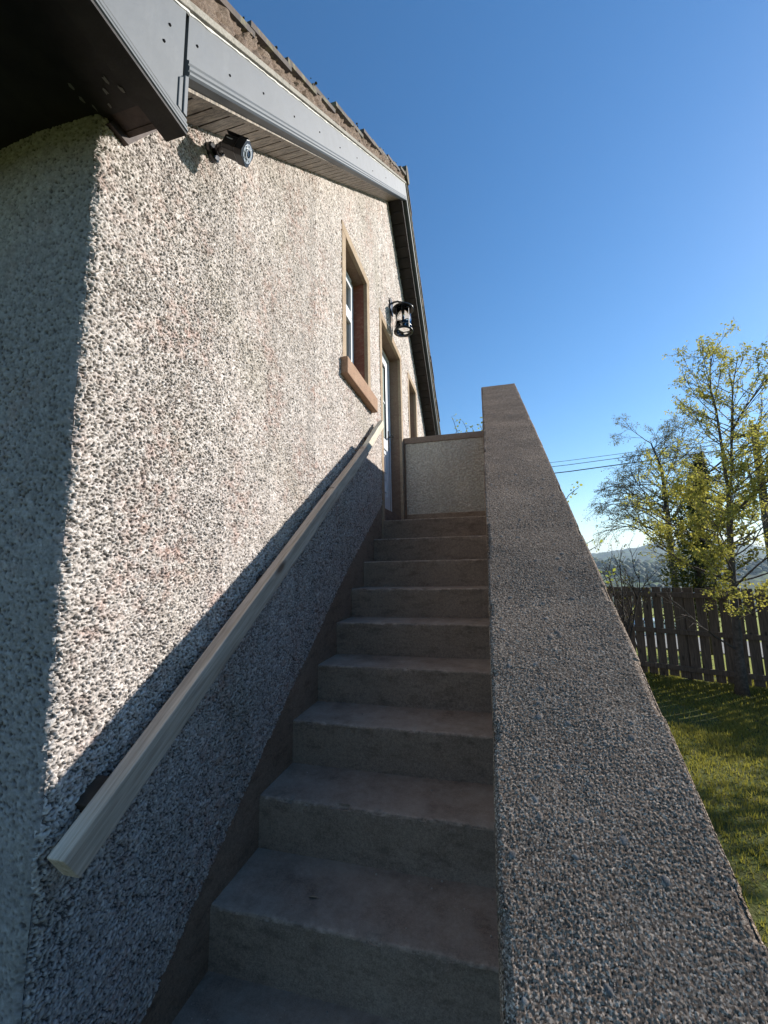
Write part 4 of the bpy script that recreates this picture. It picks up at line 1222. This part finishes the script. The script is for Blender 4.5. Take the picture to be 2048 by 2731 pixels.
# ------------------------------------------------------------------ parked car seen between the fence boards
def build_car(cx, cy, cz, rot):
    o = thing('parked_car', (cx, cy, cz), 'white parked car glimpsed through the gaps of the fence', 'car')
    ca, sa = math.cos(rot), math.sin(rot)
    def tr(P): return [(cx+p[0]*ca-p[1]*sa, cy+p[0]*sa+p[1]*ca, cz+p[2]) for p in P]
    prof = [(-2.05, .35), (-2.08, .62), (-1.95, .86), (-1.05, .98), (-.45, 1.40), (.95, 1.44), (1.75, 1.02), (2.0, .92), (2.06, .45), (1.95, .30), (-1.9, .28)]
    V = []; n = len(prof)
    for yy_, k in ((-.84, 0), (-.80, 1), (.80, 1), (.84, 0)):
        for (xx_, z_) in prof:
            sh = .12 if z_ > 1.0 else 0
            V.append((xx_, yy_*(1-sh) if True else yy_, z_))
    F = []
    for i in range(3):
        for j in range(n): F.append([i*n+j, (i+1)*n+j, (i+1)*n+(j+1) % n, i*n+(j+1) % n])
    F.append(list(range(n-1, -1, -1))); F.append([3*n+j for j in range(n)])
    m5 = MB(); m5.add(tr(V), F); m5.build('body', m_flat('white_car_paint', (.72, .72, .72), .2, .6, nz=.02), o, bevel=.04)
    for s_ in (-1, 1):
        w_ = MB(); w_.add(tr([(-.80, .765*s_, 1.02), (-.40, .745*s_, 1.34), (.85, .745*s_, 1.36), (1.45, .765*s_, 1.04), (-.80, .74*s_, 1.02), (-.40, .72*s_, 1.34), (.85, .72*s_, 1.36), (1.45, .74*s_, 1.04)]),
               [[0, 1, 2, 3], [7, 6, 5, 4], [0, 4, 5, 1], [1, 5, 6, 2], [2, 6, 7, 3], [3, 7, 4, 0]]); w_.build('side_window', MAT['pane'], o)
        for xw in (-1.28, 1.25):
            q = tr([(xw, .80*s_, .31)])[0]
            MB().lathe([(0, .09), (.19, .09), (.30, .085), (.31, .04), (.31, -.08), (0, -.08)], q, (-sa*s_, ca*s_, 0), 24).build('wheel', MAT['gasket'], o)
    return o
build_car(10.0, 29.0, gz(10, 29)-.02, .15)

# ------------------------------------------------------------------ far woods on the hillside
n = 5200
rw = np.concatenate([150+rng.random(1400)*400, 450+rng.random(n-1400)*480]); aw = .12+rng.random(n)*.6
keep = vnoise(rw*.012, aw*16, 55) > .42
rw, aw = rw[keep], aw[keep]; n = len(rw)
zi = np.interp(rw, [0, 10, 11.5, 16.8, 28, 33, 70, 150, 400, 560, 900, 1050, 1300], [GZ, GZ, -.6, -.75, -3.2, -3.4, -4.8, -15, -46, -44, 0, -4, -15])
zi += np.exp(-((rw-900)/200.)**2)*(vnoise(aw*30, rw*.002, 4)*9-5) + (vnoise(rw*.02, aw*60, 7)-.5)*np.clip((rw-200)/600, 0, 1)*9
ico = np.array([(0, 0, 1), (.89, 0, .45), (.28, .85, .45), (-.72, .53, .45), (-.72, -.53, .45), (.28, -.85, .45), (.72, .53, -.45), (-.28, .85, -.45), (-.89, 0, -.45), (-.28, -.85, -.45), (.72, -.53, -.45), (0, 0, -1)])
icf = np.array([(0,1,2),(0,2,3),(0,3,4),(0,4,5),(0,5,1),(1,6,2),(2,7,3),(3,8,4),(4,9,5),(5,10,1),(6,7,2),(7,8,3),(8,9,4),(9,10,5),(10,6,1),(11,7,6),(11,8,7),(11,9,8),(11,10,9),(11,6,10)])
sz = 2.2+3.2*rng.random(n)
V = ico[None]*(sz[:, None, None]*(.75+.5*rng.random((n, 12, 1)))) + np.stack([rw*np.sin(aw), rw*np.cos(aw), zi+sz*.6], -1)[:, None]
F = (icf[None]+12*np.arange(n)[:, None, None]).reshape(-1, 3)
props(npmesh('woodland', V.reshape(-1, 3), F, m_leaf('far_foliage', (.03, .045, .018), (.10, .12, .04), .1), None, True,
             {'g': np.repeat(rng.random(n), 12)}), 'wooded far hillside across the valley', 'woodland', kind='stuff')

# ------------------------------------------------------------------ haze
hz = MB(); hz.box(-6200, 6200, -6200, 6200, -80, 175)
hm = bpy.data.materials.new('haze_air'); hm.use_nodes = True
nt = hm.node_tree; nt.nodes.remove(nt.nodes['Principled BSDF'])
pv = nt.nodes.new('ShaderNodeVolumePrincipled'); pv.inputs['Color'].default_value = (.62, .79, 1, 1)
pv.inputs['Density'].default_value = .00018; pv.inputs['Anisotropy'].default_value = .2
nt.links.new(pv.outputs[0], nt.nodes['Material Output'].inputs['Volume'])
props(hz.build('haze', hm), 'thin blue haze over the valley', 'haze', kind='stuff')
